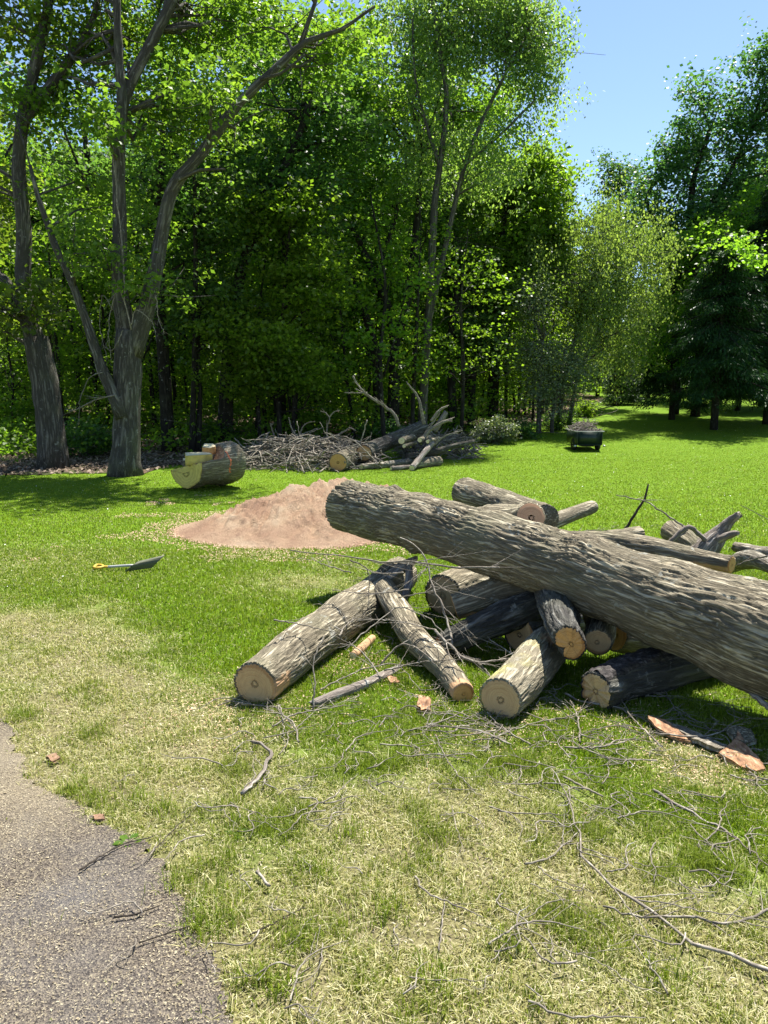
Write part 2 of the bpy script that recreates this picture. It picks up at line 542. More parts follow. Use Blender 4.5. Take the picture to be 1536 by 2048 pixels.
m, t, out = nt('leaf_litter')
pos = nd(t, 'ShaderNodeNewGeometry').outputs['Position']
vo = nd(t, 'ShaderNodeTexVoronoi', i_Scale=14.0); t.links.new(pos, vo.inputs['Vector'])
sep = nd(t, 'ShaderNodeSeparateColor'); t.links.new(vo.outputs['Color'], sep.inputs[0])
c = ramp(t, sep.outputs[1], [(0, (.03, .022, .014)), (.4, (.08, .055, .035)), (.8, (.15, .10, .065)), (1, (.22, .16, .11))]).outputs[0]
c = mixc(t, ramp(t, noi(t, pos, .5, 3), [(.48, (0, 0, 0)), (.6, (1, 1, 1))]).outputs[0], c, mixc(t, .6, c, (.03, .07, .012)))
princ(t, out, c, .9, .1, vo.outputs['Distance'], .8, .03)
litter = sheet('forest_floor', wood_poly, .012, .25, m, -60, 16, 11, 90, .5)

# ------------------------------------------------------------------ grass blades (stuff)
def grass():
    P = []
    def band(y0, y1, dens, xw):
        n = int(dens * (y1 - y0) * 2 * xw)
        return rng.uniform(-xw, xw, n), rng.uniform(y0, y1, n)
    xs, ys = [], []
    y = .9
    while y < 26:
        y1 = y * 1.12 + .05
        d = 26000 * min(1, (2.6 / y) ** 1.9) + (2200 if y < 7 else 0)
        a, b = band(y, y1, d, .60 * y1 + .6)
        xs.append(a); ys.append(b); y = y1
    x = np.concatenate(xs); y = np.concatenate(ys)
    ex = x + .05 * n2(x, y, 2.5, 2, 8)
    on_drive = in_poly(x + .05 * (n2(x, y, 2.5, 3, 8) + n2(x, y, 11, 2, 5)) + rng.normal(0, .025, len(x)), y + .05 * (n2(x, y, 2.5, 3, 9) + n2(x, y, 11, 2, 6)) + rng.normal(0, .025, len(x)), drive_poly)
    keep = ~on_drive | (rng.random(len(x)) < .004)
    keep &= ~in_poly(x + .3 * n2(x, y, 2, 2, 2), y + .3 * n2(x, y, 2, 2, 4), wood_poly)
    keep &= sawh(x, y) < .006
    x, y = x[keep], y[keep]
    D = dryness(x, y)
    # thin patches of the dry turf
    tn = n2(x, y, 5.0, 2, 12)
    keep = rng.random(len(x)) < np.where(D > .35, np.clip(.74 + tn * 1.0, .2, 1), 1)
    x, y, D, tn = x[keep], y[keep], D[keep], tn[keep]
    ex_, ey_ = [], []
    for (a_, b_) in ((402, 1868), (395, 1845), (352, 1772), (425, 1790), (280, 1600), (330, 1625), (440, 1730), (520, 1960), (560, 1980), (450, 1850), (150, 1580), (50, 1435), (700, 1670), (1010, 1900), (860, 1960), (640, 1750), (1330, 1960), (480, 1650), (590, 1890), (770, 1830)):
        g_ = G(a_, b_); ex_.append(g_[0] + rng.normal(0, .035, 110)); ey_.append(g_[1] + rng.normal(0, .035, 110))
    ex_, ey_ = np.concatenate(ex_), np.concatenate(ey_); n0 = len(x)
    x = np.concatenate([x, ex_]); y = np.concatenate([y, ey_]); D = np.concatenate([D, ex_ * 0 + .35]); tn = np.concatenate([tn, ex_ * 0])
    n = len(x)
    tuft = n2(x, y, 4.0, 2, 20) * np.clip(1.4 - y / 6, .25, 1)
    far = np.clip(y / 3.0, 1, 5)
    h = rng.uniform(.024, .056, n) * np.clip(1 + tuft * .7, .5, 1.8) * np.where(D > .5, .82, 1.0)
    h *= np.clip(1.12 - .05 * y, .45, 1)
    h[n0:] = rng.uniform(.04, .085, n - n0)
    w = rng.uniform(.0010, .0020, n) * far ** .85
    rv = rng.random(n)
    # colour value: 0 green .. 1 straw
    straw = (rng.random(n) < np.clip(D * .64 + .05 - .9 * np.clip(tuft, 0, 1) * (D > .3), 0.03, .72)).astype(float)
    straw[n0:] = rng.random(n - n0) < .12
    a = rng.uniform(0, 2 * math.pi, n)
    lean = rng.uniform(.1, .9, n) + straw * rng.uniform(0, 1.3, n)
    d = np.stack([np.cos(a), np.sin(a), np.zeros(n)], 1)
    b = a + rng.normal(math.pi / 2, .5, n)
    s = np.stack([np.cos(b), np.sin(b), np.zeros(n)], 1) * w[:, None]
    base = np.stack([x, y, gz(x, y) - .002], 1)
    z = np.array([0, 0, 1.])
    mid = base + d * (h * .28 * lean)[:, None] + z * (h * .6 / (1 + .35 * lean))[:, None]
    tip = base + d * (h * .95 * lean)[:, None] + z * (h / (1 + .8 * lean))[:, None]
    V = np.stack([base - s, base + s, mid + s * .8, mid - s * .8, tip], 1).reshape(-1, 3)
    k = np.arange(n) * 5
    Q = np.stack([k, k + 1, k + 2, k + 3], 1); T = np.stack([k + 3, k + 2, k + 4], 1)
    m, t, out = nt('grass_blade')
    rd = attr(t, 'rnd').outputs['Fac']; stw = attr(t, 'straw').outputs['Fac']
    pos = nd(t, 'ShaderNodeNewGeometry').outputs['Position']
    f = mth(t, 'ADD', mth(t, 'MULTIPLY', rd, .6), mth(t, 'MULTIPLY', noi(t, pos, .9, 3), .45))
    g = ramp(t, f, [(.15, (.085, .150, .006)), (.5, (.150, .230, .010)), (.85, (.225, .295, .018))]).outputs[0]
    s_ = ramp(t, rd, [(.1, (.24, .23, .07)), (.5, (.44, .41, .17)), (.9, (.66, .62, .38))]).outputs[0]
    dd = attr(t, 'dry').outputs['Fac']
    mow = ramp(t, noi(t, mapped(t, pos, (1.1, .35, 1)), 1.0, 4, .6), [(.38, (0, 0, 0)), (.62, (1, 1, 1))]).outputs[0]
    g = mixc(t, mth(t, 'MULTIPLY', mow, .38), g, (.19, .235, .030))
    g = mixc(t, mth(t, 'MULTIPLY', dd, .7), g, (.20, .235, .04))
    c = mixc(t, stw, g, s_)
    p = nd(t, 'ShaderNodeBsdfPrincipled'); t.links.new(c, p.inputs['Base Color'])
    p.inputs['Roughness'].default_value = .55; p.inputs['Specular IOR Level'].default_value = .25
    tl = nd(t, 'ShaderNodeBsdfTranslucent'); t.links.new(mixc(t, 1.0, c, (1.2, 1.25, .8), 'MULTIPLY'), tl.inputs[0])
    mx = nd(t, 'ShaderNodeMixShader'); mx.inputs[0].default_value = .4
    t.links.new(p.outputs[0], mx.inputs[1]); t.links.new(tl.outputs[0], mx.inputs[2]); t.links.new(mx.outputs[0], out.inputs[0])
    o = mk('grass', V, Q, T, m, attrs={'rnd': np.repeat(rv, 5), 'straw': np.repeat(straw, 5), 'dry': np.repeat(D, 5)}, smooth=False)
    tag(o, 'short lawn grass, bright green behind and straw coloured in front', 'grass', kind='stuff')
    print('blades', n)


grass()


# chaff and grit scattered on the driveway and thatch in the dry turf
def flecks(name, label, cat, n, area, size, cols, inside, lift=.012, asp=(2.0, 4.5)):
    x = rng.uniform(area[0], area[1], n); y = rng.uniform(area[2], area[3], n)
    k = inside(x, y); x, y = x[k], y[k]; n = len(x)
    L = rng.uniform(size[0], size[1], n); W = L / rng.uniform(*asp, n)
    a = rng.uniform(0, math.pi * 2, n); tl = rng.normal(0, .35, n)
    d = np.stack([np.cos(a), np.sin(a), tl], 1) * L[:, None] * .5
    s = np.stack([-np.sin(a), np.cos(a), rng.normal(0, .3, n)], 1) * W[:, None] * .5
    c = np.stack([x, y, gz(x, y) + lift + L * .12], 1)
    up = np.array([0, 0, 1.])[None] * (W * .5)[:, None]
    V = np.stack([c - d, c - s, c + d, c + s, c + up], 1).reshape(-1, 3)
    i = np.arange(n) * 5
    T = np.concatenate([np.stack([i + p, i + q, i + 4], 1) for p, q in ((0, 1), (1, 2), (2, 3), (3, 0))])
    m, t, out = nt(name + '_colour')
    c_ = ramp(t, attr(t, 'rnd').outputs['Fac'], cols).outputs[0]
    princ(t, out, c_, .85, .2)
    o = mk(name, V, None, T, m, attrs={'rnd': np.repeat(rng.random(n), 5)}, smooth=False)
    tag(o, label, cat, kind='stuff')


inD = lambda x, y: in_poly(x, y, drive_poly)
flecks('chaff', 'fine straw coloured chaff and grit over the driveway corner', 'chaff', 90000, (-3.6, .4, .7, 3.8), (.003, .011),
       [(0, (.09, .07, .05)), (.3, (.25, .20, .13)), (.6, (.30, .25, .155)), (1, (.5, .44, .3))], lambda x, y: inD(x, y) & (n2(x, y, 3, 2, 1) > -.25 - .2 * (rng.random(len(x)))), .012)
flecks('thatch', 'dead grey brown thatch and crumbs lying between thin dry blades', 'thatch', 90000, (-4, 3, .8, 5.0), (.005, .022),
       [(0, (.12, .09, .06)), (.5, (.34, .28, .18)), (1, (.60, .54, .40))], lambda x, y: ~inD(x, y) & (dryness(x, y) > .5), .003, (3, 9))
flecks('leaf_scatter', 'brown fallen leaves carpeting the wood edge', 'leaf litter', 42000, (-16, 9, 13.0, 30), (.05, .11),
       [(0, (.05, .035, .02)), (.5, (.14, .10, .07)), (1, (.30, .24, .18))], lambda x, y: in_poly(x, y, wood_poly), .02, (1.3, 2.2))


# ------------------------------------------------------------------ logs
def bark_disp(depth, f1=34., f2=1.7, coarse=.02, seed=0.):
    def fn(b, L, th):
        w = noise3(b * 9 + seed) * .4 + noise3(b * 2.5 + seed) * 1.3
        P = np.stack([b[:, 0] * f1 + w, b[:, 1] * f1 + w, b[:, 2] * f2 + seed], 1)
        n = noise3(P) + .45 * noise3(P * np.array([2.1, 2.1, 4.5]) + 9)
        fur = np.exp(-(n / .13) ** 2)
        cross = noise3(np.stack([b[:, 0] * f1 * .5, b[:, 1] * f1 * .5, b[:, 2] * 22 + seed], 1)); fur = np.maximum(fur, .7 * np.exp(-(cross / .07) ** 2) * (noise3(b * 9 + 3) > .05))
        big = noise3(b * 4.0 + seed * 3)
        amp = np.clip(.75 + 1.1 * noise3(b * 3.1 + 7), .25, 1.3)
        return -depth * fur * amp + depth * .5 * noise3(P * 3 + 4) + coarse * big
    return fn


def log(name, label, nodes, mat='bark', faces=(None, None), seg=72, step=.02, depth=.006, coarse=.012, group=None, cat='log', bare=None,
        knots=(), tilt=(0, 0), ends=(0, 0), stub=None, seed=None, lobe=None):
    """nodes: (px, py, Rpx[, Y or None[, lift]])"""
    P, R = [], []
    for q in nodes:
        if len(q) > 3 and q[3] is not None:
            p = at(q[0], q[1], q[3]); r = q[2] * dep(p) / F
        else:
            p, r = rest(q[0], q[1], q[2], q[4] if len(q) > 4 else 0.0)
        P.append(p); R.append(r)
    return log_w(name, label, P, R, mat, faces, seg, step, depth, coarse, group, cat, bare, knots, tilt, ends, seed, lobe)


def log_w(name, label, P, R, mat='bark', faces=(None, None), seg=72, step=.02, depth=.006, coarse=.012, group=None, cat='log', bare=None,
          knots=(), tilt=(0, 0), ends=(0, 0), seed=None, lobe=None):
    seed = rng.uniform(0, 50) if seed is None else seed
    P = np.array(P); R = np.array(R)
    base = P.mean(0).copy(); base[2] = min(P[:, 2] - R)
    rt = root(name, label, cat, base, group)
    bd = bark_disp(depth, min(46, 9.0 / R.mean()), 2.2, coarse, seed)

    def disp(b, L, th):
        d = bd(b, L, th)
        n = len(L); dd = d.reshape(n, len(th))
        for (s0, a0, hh, ww) in knots:                       # lumps on the bark
            da = (th[None] - a0 + math.pi) % (2 * math.pi) - math.pi
            dd = dd + hh * np.exp(-((L[:, None] - s0 * L[-1]) / ww) ** 2 - (da * R.mean() / ww) ** 2)
        if lobe:
            rm = R.mean(); q_ = (th - lobe[0] + math.pi) % (2 * math.pi) - math.pi
            pr = lobe[1] * np.cos(2 * (th - lobe[0]) + math.pi) - lobe[2] * np.exp(-(q_ / .33) ** 2)
            dd = dd + rm * pr[None]
        return dd
    V, Q, T, bco, fr = tube(P, R, seg, step, disp)
    Tn, N, B, PP, RR, L = fr
    # uneven broken ends
    nn = len(PP)
    th = np.linspace(0, 2 * math.pi, seg, endpoint=False)
    for e in (0, 1):
        if ends[e]:
            k = 0 if e == 0 else nn - 1
            sgn = -1 if e == 0 else 1
            j = noise3(np.stack([np.cos(th) * 2.2 + seed, np.sin(th) * 2.2, np.full(seg, e * 5.)], 1)) + .4 * noise3(np.stack([np.cos(th) * 7 + seed, np.sin(th) * 7, np.full(seg, e * 5.)], 1))
            for kk in range(min(6, nn)):
                k2 = k - sgn * kk
                V[k2 * seg:(k2 + 1) * seg] += Tn[k][None] * (sgn * ends[e] * j * (1 - kk / 6))[:, None]
    ba = np.zeros(len(V))
    if bare:
        lf = np.concatenate([np.repeat(L, seg), [0, L[-1]]]); tf = np.concatenate([np.tile(th, nn), [0, 0]])
        for (s0, s1, a0, aw) in bare:
            da = np.abs((tf - a0 + math.pi) % (2 * math.pi) - math.pi)
            e_ = np.minimum(lf / L[-1] - s0, s1 - lf / L[-1]) * L[-1] / .03 + 1
            nz = noise3(bco * 22 + 3) * 1.3
            ba = np.maximum(ba, np.clip(np.minimum(e_, (aw - da) / .18) + nz, 0, 1) * ((lf / L[-1] > s0 - .1) & (lf / L[-1] < s1 + .1)))
    mk('bark', V, Q, T, M[mat], rt, {'rnd': ba}, True, {'bco': bco + seed}).location = -base
    for e, k in ((0, 0), (1, nn - 1)):
        if faces[e] is None: continue
        ft = faces[e]
        sgn = -1 if e == 0 else 1
        t0 = Tn[k]
        nr = 7
        rim = V[k * seg:(k + 1) * seg] - PP[k]
        vs = [PP[k] + t0 * sgn * .004]
        ox, oy = rng.uniform(-.22, .22, 2); bc = [(0, 0, math.hypot(ox, oy))]
        for i in range(1, nr + 1):
            f = i / nr
            ff = .94 * f
            vs += list(PP[k] + rim * ff + t0 * sgn * (.004 if i < nr else -.002))
            bc += [(math.cos(a) * RR[k] * f, math.sin(a) * RR[k] * f, math.hypot(math.cos(a) * f - ox, math.sin(a) * f - oy)) for a in th]
        tr = [((0, 1 + (j + 1) % seg, 1 + j) if e == 0 else (0, 1 + j, 1 + (j + 1) % seg)) for j in range(seg)]
        qd = []
        for i in range(nr - 1):
            for j in range(seg):
                a, b2 = 1 + i * seg + j, 1 + i * seg + (j + 1) % seg
                q_ = (a, b2, b2 + seg, a + seg)
                qd.append(q_ if e == 1 else q_[::-1])
        f_ = mk('cut_face', vs, qd, tr, M[ft], rt, None, True, {'bco': bc})
        f_.location = -base
    return rt, fr


def add_stub(rt, P, R, mat='bark', face=None, seg=40, name='branch_stub', depth=.004, ends=0):
    base = np.array(rt.location)
    V, Q, T, bco, fr = tube(np.array(P), np.array(R), seg, .015, bark_disp(depth, 30, 6, .006, 3.1))
    if ends:
        th = np.linspace(0, 2 * math.pi, seg, endpoint=False); n = len(fr[3])
        j = noise3(np.stack([np.cos(th) * 3, np.sin(th) * 3, th * 0 + 2], 1))
        V[(n - 1) * seg:n * seg] += fr[0][-1][None] * (ends * j)[:, None]
    s = mk(name, V, Q, T, M[mat], rt, {'rnd': np.zeros(len(V))}, True, {'bco': bco}); s.location = -base
    if face:
        k = len(fr[3]) - 1; rim = V[k * seg:(k + 1) * seg] - fr[3][k]; t0 = fr[0][k]
        vs = [fr[3][k] + t0 * .004]; bc = [(0, 0, 0)]
        th = np.linspace(0, 2 * math.pi, seg, endpoint=False)
        for i in range(1, 6):
            vs += list(fr[3][k] + rim * .95 * i / 5 + t0 * (.004 if i < 5 else -.001)); bc += [(math.cos(a) * fr[4][k] * i / 5, math.sin(a) * fr[4][k] * i / 5, i / 5) for a in th]
        tr = [(0, 1 + j, 1 + (j + 1) % seg) for j in range(seg)]
        qd = [(1 + i * seg + j, 1 + i * seg + (j + 1) % seg, 1 + (i + 1) * seg + (j + 1) % seg, 1 + (i + 1) * seg + j) for i in range(4) for j in range(seg)]
        f_ = mk('cut_face', vs, qd, tr, M[face], s, None, True, {'bco': bc})
    return s


PILE = 'logs of the near pile'
# the great trunk across the pile
big_nodes = [(692, 1012, 51, 6.2), (800, 1036, 55, 5.70), (900, 1061, 60, 5.25), (1000, 1092, 65, 4.87), (1100, 1122, 69, 4.58), (1300, 1195, 86, 4.06), (1536, 1279, 111, 3.60), (1720, 1345, 126, 3.30), (1880, 1402, 140, 3.06)]
big, fr = log('great_log', 'longest and thickest log, furrowed grey trunk lying across the top of the pile', big_nodes, seg=260, step=.011, depth=.013, coarse=.018,
              faces=('face', 'face'), cat='tree trunk', knots=((.13, 4.5, .03, .06), (.23, 1.0, .025, .05), (.45, 4.0, .02, .05), (.33, 0.4, .02, .04)), group=None, seed=4.0)
# sawn-off branch stub on top
p0, p1 = at(985, 1062, 4.78), at(1060, 1035, 4.62)
add_stub(big, [at(880, 1047, 5.55), at(980, 1043, 5.28), at(1040, 1042, 5.00), at(1062, 1036, 4.86)], [.06, .12, .115, .108], face='face_red', depth=.006)

# logs behind the trunk
log('short_log', 'short thick log lying behind the great trunk, its dark end pointing left', [(928, 985, 30, 6.75), (1000, 1008, 31, 6.2), (1090, 1040, 32, 5.6)], faces=('face', None), depth=.008, group=PILE)
log('thin_log', 'smooth grey round-ended log poking out right of the sawn branch stub', [(1184, 1014, 14, 6.6), (1140, 1030, 15.5, 6.3), (1085, 1052, 16, 5.9)], depth=.003, coarse=.006, group=PILE)
log('long_log', 'long log behind the trunk with a bare orange end facing right', [(1120, 1082, 22, 5.6), (1200, 1088, 25, 5.3), (1300, 1098, 24, 5.05), (1400, 1118, 20, 4.8), (1463, 1130, 19, 4.65)],
    faces=(None, 'face_orange'), bare=((.72, 1.02, 1.2, 1.1),), group=PILE)
log('log_butt', 'knobbly short log butt in front of the curved dark branch', [(1215, 1082, 22, 5.9), (1280, 1070, 17, 6.0)], faces=(None, 'face_red'), depth=.005, group=PILE)
log('dark_end_log', 'stubby log with a dark weathered end under a bent grey branch', [(1340, 1062, 22, 6.3), (1368, 1080, 24, 6.1), (1402, 1104, 24, 5.9)], faces=('face', None), depth=.006, group=PILE)
yl, _ = log('weathered_log', 'pale weathered log rising to a narrow broken tip', [(1385, 1128, 26, 5.9), (1412, 1095, 25, 5.9), (1440, 1065, 18, 5.9), (1462, 1042, 10, 5.85), (1478, 1030, 7, 5.8)], mat='driftwood', ends=(0, .03),
            coarse=.02, group=PILE)
add_stub(yl, [at(1435, 1080, 5.85), at(1465, 1068, 5.75), at(1476, 1066, 5.7)], [.035, .03, .018], 'driftwood', seg=20, ends=.02)
log('grey_log', 'split grey log at the right edge lying across the mossy lump', [(1470, 1094, 10, 5.9), (1536, 1106, 12, 5.6), (1620, 1118, 12, 5.3)], mat='bark_pale', seg=32, ends=(.02, 0), group=PILE)
log('pale_log', 'lumpy pale log beside the bare orange log end', [(1455, 1132, 16, 5.7), (1500, 1118, 18, 5.4), (1560, 1140, 14, 5.1)], mat='bark_pale', seg=40, group=PILE)

# logs in front
la, _ = log('straight_log', 'straight thick log in front at left with a broad tan sawn end', [(510, 1367, 47), (600, 1296, 45), (700, 1225, 43), (775, 1172, 39), (800, 1150, 36)], seg=150, step=.012, depth=.007,
            faces=('face', None), ends=(0, .05), knots=((.35, 3.6, .03, .03),), bare=((-.02, .06, .2, .5),), cat='log', seed=8.)
q = at(800, 1150, 5.6)
add_stub(la, [at(772, 1158, 5.5), at(800, 1138, 5.6), at(822, 1124, 5.65), at(832, 1116, 5.6)], [.045, .05, .035, .02], 'driftwood', seg=20, name='torn_fork', ends=.03)
add_stub(la, [at(818, 1132, 5.6), at(818, 1165, 5.45), at(808, 1195, 5.3), at(800, 1215, 5.2)], [.03, .035, .028, .012], 'driftwood', seg=18, name='torn_fork')
log('limb_log', 'crooked mid-sized limb sloping down beside the tan-ended log, small ringed end', [(927, 1388, 23), (900, 1352, 25, None, .0), (872, 1318, 26, None, .03), (823, 1270, 27, 4.60), (795, 1218, 26, 4.98), (770, 1178, 23, 5.25)],
    seg=90, step=.012, depth=.004, coarse=.012, faces=('face_orange', None), bare=((-.05, .16, 1.3, .5), (-.02, .03, 3, 4)), knots=((.28, 1.5, .02, .03),), cat='limb', seed=12.)
log('white_branch', 'pale barkless branch lying in the grass between straight log and limb', [(626, 1408, 9), (680, 1387, 11), (735, 1367, 10), (770, 1350, 9), (800, 1336, 7)], mat='driftwood', seg=28, depth=.0015, coarse=.004,
    ends=(.02, .02), faces=(None, None), cat='branch')
log('peeled_stick', 'short peeled orange stick beside the straight log', [(706, 1312, 8), (725, 1295, 9), (745, 1276, 7)], mat='driftwood', seg=24, depth=.001, coarse=.003, bare=((-.1, 1.1, 1, 4),), faces=('face_pale', None), cat='stick')
log('round_log', 'wide log with a shaded sawn face, half hidden behind the small orange-faced log', [(886, 1192, 44), (925, 1176, 43, None), (985, 1155, 42, None)], seg=110, step=.015, faces=('face', None), depth=.008, cat='log', group=PILE)
log('small_log', 'small log with bright orange face and bark torn off its top', [(909, 1213, 27, 4.95), (960, 1196, 29, 4.95), (1010, 1180, 30, 4.95), (1090, 1165, 30, 4.9)], seg=90, step=.012, faces=('face_orange', None),
    bare=((-.05, .3, 1.4, .8),), depth=.006, cat='log', group=PILE)
log('mossy_log', 'dark log in the deep shade under the small orange-faced log', [(885, 1292, 26, None), (950, 1258, 30, 4.55), (1020, 1230, 33, 4.62), (1100, 1200, 34, 4.7)], mat='bark_rot', seg=90, faces=('face_red', None), ends=(.03, 0), depth=.01,
    cat='log', group=PILE)
log('fat_log', 'fat short log in front with a tilted tan face and yellow lichen', [(1002, 1400, 46), (1040, 1358, 46), (1080, 1312, 43), (1100, 1290, 41)], mat='bark_lichen', seg=130, step=.012, depth=.008, faces=('face', 'face'), cat='log', group=None,
    bare=((.75, .95, 5.2, .5),), seed=21.)
hl, _ = log('hollow_log', 'split log with a glowing orange two-lobed end hanging under the trunk', [(1142, 1288, 36, 3.9), (1128, 1255, 38, 4.1), (1112, 1215, 38, 4.4), (1105, 1190, 36, 4.6)], mat='bark_rot', seg=100, step=.012, depth=.01, coarse=.03,
            faces=('face_orange', None), ends=(.015, 0), cat='log', group=PILE, lobe=(2.6, .16, .42))
log('dim_log', 'round log with a dim brown face just right of the orange two-lobed log', [(1194, 1284, 29, 4.15), (1200, 1255, 30, 4.35), (1192, 1222, 30, 4.6)], seg=80, faces=('face', None), cat='log', group=PILE)
log('leaning_log', 'log with a narrow dark orange face, rightmost under the trunk', [(1232, 1272, 33, 4.45), (1262, 1276, 33, 4.5), (1300, 1282, 31, 4.55)], seg=80, faces=('face_orange', None), cat='log', group=PILE)
log('prop_log', 'dark log buried at the heart of the pile', [(1040, 1270, 40, None), (1150, 1230, 40, None), (1260, 1200, 38, None)], mat='bark_rot', seg=50, faces=('face', 'face'), cat='log', group=PILE)

# the rotten trough log
P_, R_ = [], []
for q in ((1192, 1382, 40), (1250, 1358, 43), (1330, 1336, 44), (1385, 1322, 44), (1440, 1312, 40)):
    p, r = rest(*q); P_.append(p); R_.append(r)
rl, rfr = log_w('rotten_log', 'rotten half-hollow log in front with black crumbling heart and grey bark', P_, R_, 'bark_rot', ('face', None), 110, .014, .006, .02, None, 'log', None, (), (0, 0), (.025, 0), 33.)
# crumbling black wood along its top
T_, N_, B_, PP_, RR_, L_ = rfr
V = []; nc = 16
for i in range(len(PP_)):
    for j in range(nc):
        a = math.radians(35 + 95 * j / (nc - 1))
        dirv = np.array([0, 0, 1.]) * math.sin(a) + np.cross(T_[i], [0, 0, 1.]) / np.linalg.norm(np.cross(T_[i], [0, 0, 1.])) * math.cos(a) * -1
        V.append(PP_[i] + dirv * (RR_[i] * 1.03))
V = np.array(V)
V += (noise3(V * np.array([28, 28, 60])) * .016 + noise3(V * 80) * .006)[:, None] * np.array([0, 0, 1.])
edge = np.tile(np.minimum(np.arange(nc), nc - 1 - np.arange(nc)) < 1, len(PP_)); V[edge, 2] -= .03
k0 = int(len(PP_) * .68)
Qs = [(i * nc + j, i * nc + j + 1, (i + 1) * nc + j + 1, (i + 1) * nc + j) for i in range(k0) for j in range(nc - 1)]
m, t, out = nt('rotten_heart')
pos = nd(t, 'ShaderNodeNewGeometry').outputs['Position']
c = ramp(t, noi(t, mapped(t, pos, (20, 60, 60)), 1, 5, .7), [(.35, (.008, .007, .007)), (.55, (.05, .042, .038)), (.75, (.20, .18, .17))]).outputs[0]
princ(t, out, c, .8, .3, noi(t, pos, 70, 4, .7), 1, .01)
mk('rotten_heart', V, Qs, None, m, rl).location = -np.array(rl.location)

# ------------------------------------------------------------------ bark slabs and chips
def slab(name, label, outline, thick, lift, mat, cat='bark slab', curl=.0, slope=(0, 0)):
    pts = wl(outline); c = pts.mean(0)
    rt_loc = np.array([c[0], c[1], float(gz(c[0], c[1]))])
    # dense fan
    n = 40
    per = []
    m_ = len(pts)
    for i in range(m_):
        for k in range(5):
            per.append(pts[i] * (1 - k / 5) + pts[(i + 1) % m_] * k / 5)
    per = np.array(per); n = len(per)
    per += (rng.random(per.shape) - .5) * .008
    V = []
    rings = 5
    for side in (1, 0):
        for r in range(rings + 1):
            f = r / rings
            q = c + (per - c) * f
            z = gz(q[:, 0], q[:, 1]) + lift + side * thick + curl * f ** 2 + slope[0] * (q[:, 0] - c[0]) + slope[1] * (q[:, 1] - c[1])
            z = z + noise3(np.stack([q[:, 0] * 25, q[:, 1] * 25, q[:, 0] * 0 + side * 2], 1)) * thick * .45
            V.append(np.stack([q[:, 0], q[:, 1], z], 1))
    V = np.concatenate(V)
    Q = []
    for s in (0, 1):
        o_ = s * (rings + 1) * n
        for r in range(rings):
            for j in range(n):
                a, b = o_ + r * n + j, o_ + r * n + (j + 1) % n
                q = (a, b, b + n, a + n)
                Q.append(q if s == 1 else q[::-1])
    for j in range(n):
        a, b = rings * n + j, rings * n + (j + 1) % n
        o_ = (rings + 1) * n
        Q.append((a, b, b + o_, a + o_))
    ob = mk(name, V, Q, None, M[mat], None, {'rnd': np.zeros(len(V))}, True, {'bco': V * 1.0}, loc=rt_loc)
    tag(ob, label, cat)
    return ob


def plain_wood(name, a, b, c3, s=(12, 90, 60)):
    m, t, out = nt(name)
    pos = nd(t, 'ShaderNodeNewGeometry').outputs['Position']
    n = noi(t, mapped(t, pos, s), 1, 5, .65)
    c = ramp(t, n, [(.3, a), (.5, b), (.72, c3)]).outputs[0]
    princ(t, out, c, .85, .2, n, .7, .006)
    M[name] = m


plain_wood('inner_bark', (.13, .068, .04), (.30, .165, .09), (.56, .40, .24), (50, 18, 50))
plain_wood('chip_wood', (.45, .30, .15), (.66, .50, .28), (.78, .66, .42))
plain_wood('brown_chip', (.12, .07, .045), (.22, .13, .08), (.34, .22, .14), (60, 30, 60))
slab('bark_slab', 'orange inner side of a torn bark slab, nearest the right edge', [(1438, 1520), (1462, 1505), (1475, 1485), (1490, 1508), (1515, 1530), (1530, 1548), (1512, 1552), (1480, 1543)], .018, .02, 'inner_bark', slope=(.05, .1))
slab('bark_piece', 'flaky grey bark piece just above the orange bark slab', [(1452, 1478), (1470, 1470), (1500, 1478), (1512, 1500), (1490, 1508), (1468, 1498)], .02, .03, 'bark')
slab('bark_strip', 'long narrow orange bark strip, leftmost of the torn bark', [(1294, 1456), (1330, 1462), (1372, 1482), (1384, 1492), (1350, 1488), (1312, 1472)], .012, .03, 'inner_bark', slope=(0, .2))
slab('grey_strip', 'long furrowed grey bark strip between orange strip and slab', [(1325, 1458), (1370, 1470), (1420, 1494), (1458, 1508), (1440, 1516), (1395, 1498), (1350, 1474)], .02, .02, 'bark_pale')
slab('wood_chunk', 'small reddish chunk of wood in the grass in front of the limb end', [(838, 1410), (850, 1406), (862, 1414), (860, 1432), (842, 1434), (834, 1424)], .045, 0, 'inner_bark', cat='wood chunk')
slab('bark_chip', 'curled brown bark chip near the driveway at far left', [(92, 1522), (112, 1515), (122, 1525), (105, 1534)], .012, .012, 'brown_chip', cat='bark chip')
slab('dark_chip', 'small dark brown chip on the driveway edge by green weeds', [(186, 1640), (208, 1638), (208, 1648), (190, 1650)], .01, .012, 'brown_chip', cat='bark chip')
slab('pale_chip', 'pale wood chip beside the peeled orange stick', [(768, 1352), (792, 1362), (800, 1372), (780, 1372)], .012, .01, 'inner_bark', cat='wood chip')
slab('torn_chunk', 'reddish splinter chunk under the dark log by the limb', [(868, 1300), (900, 1290), (905, 1316), (880, 1322)], .04, .03, 'inner_bark', cat='wood chunk')

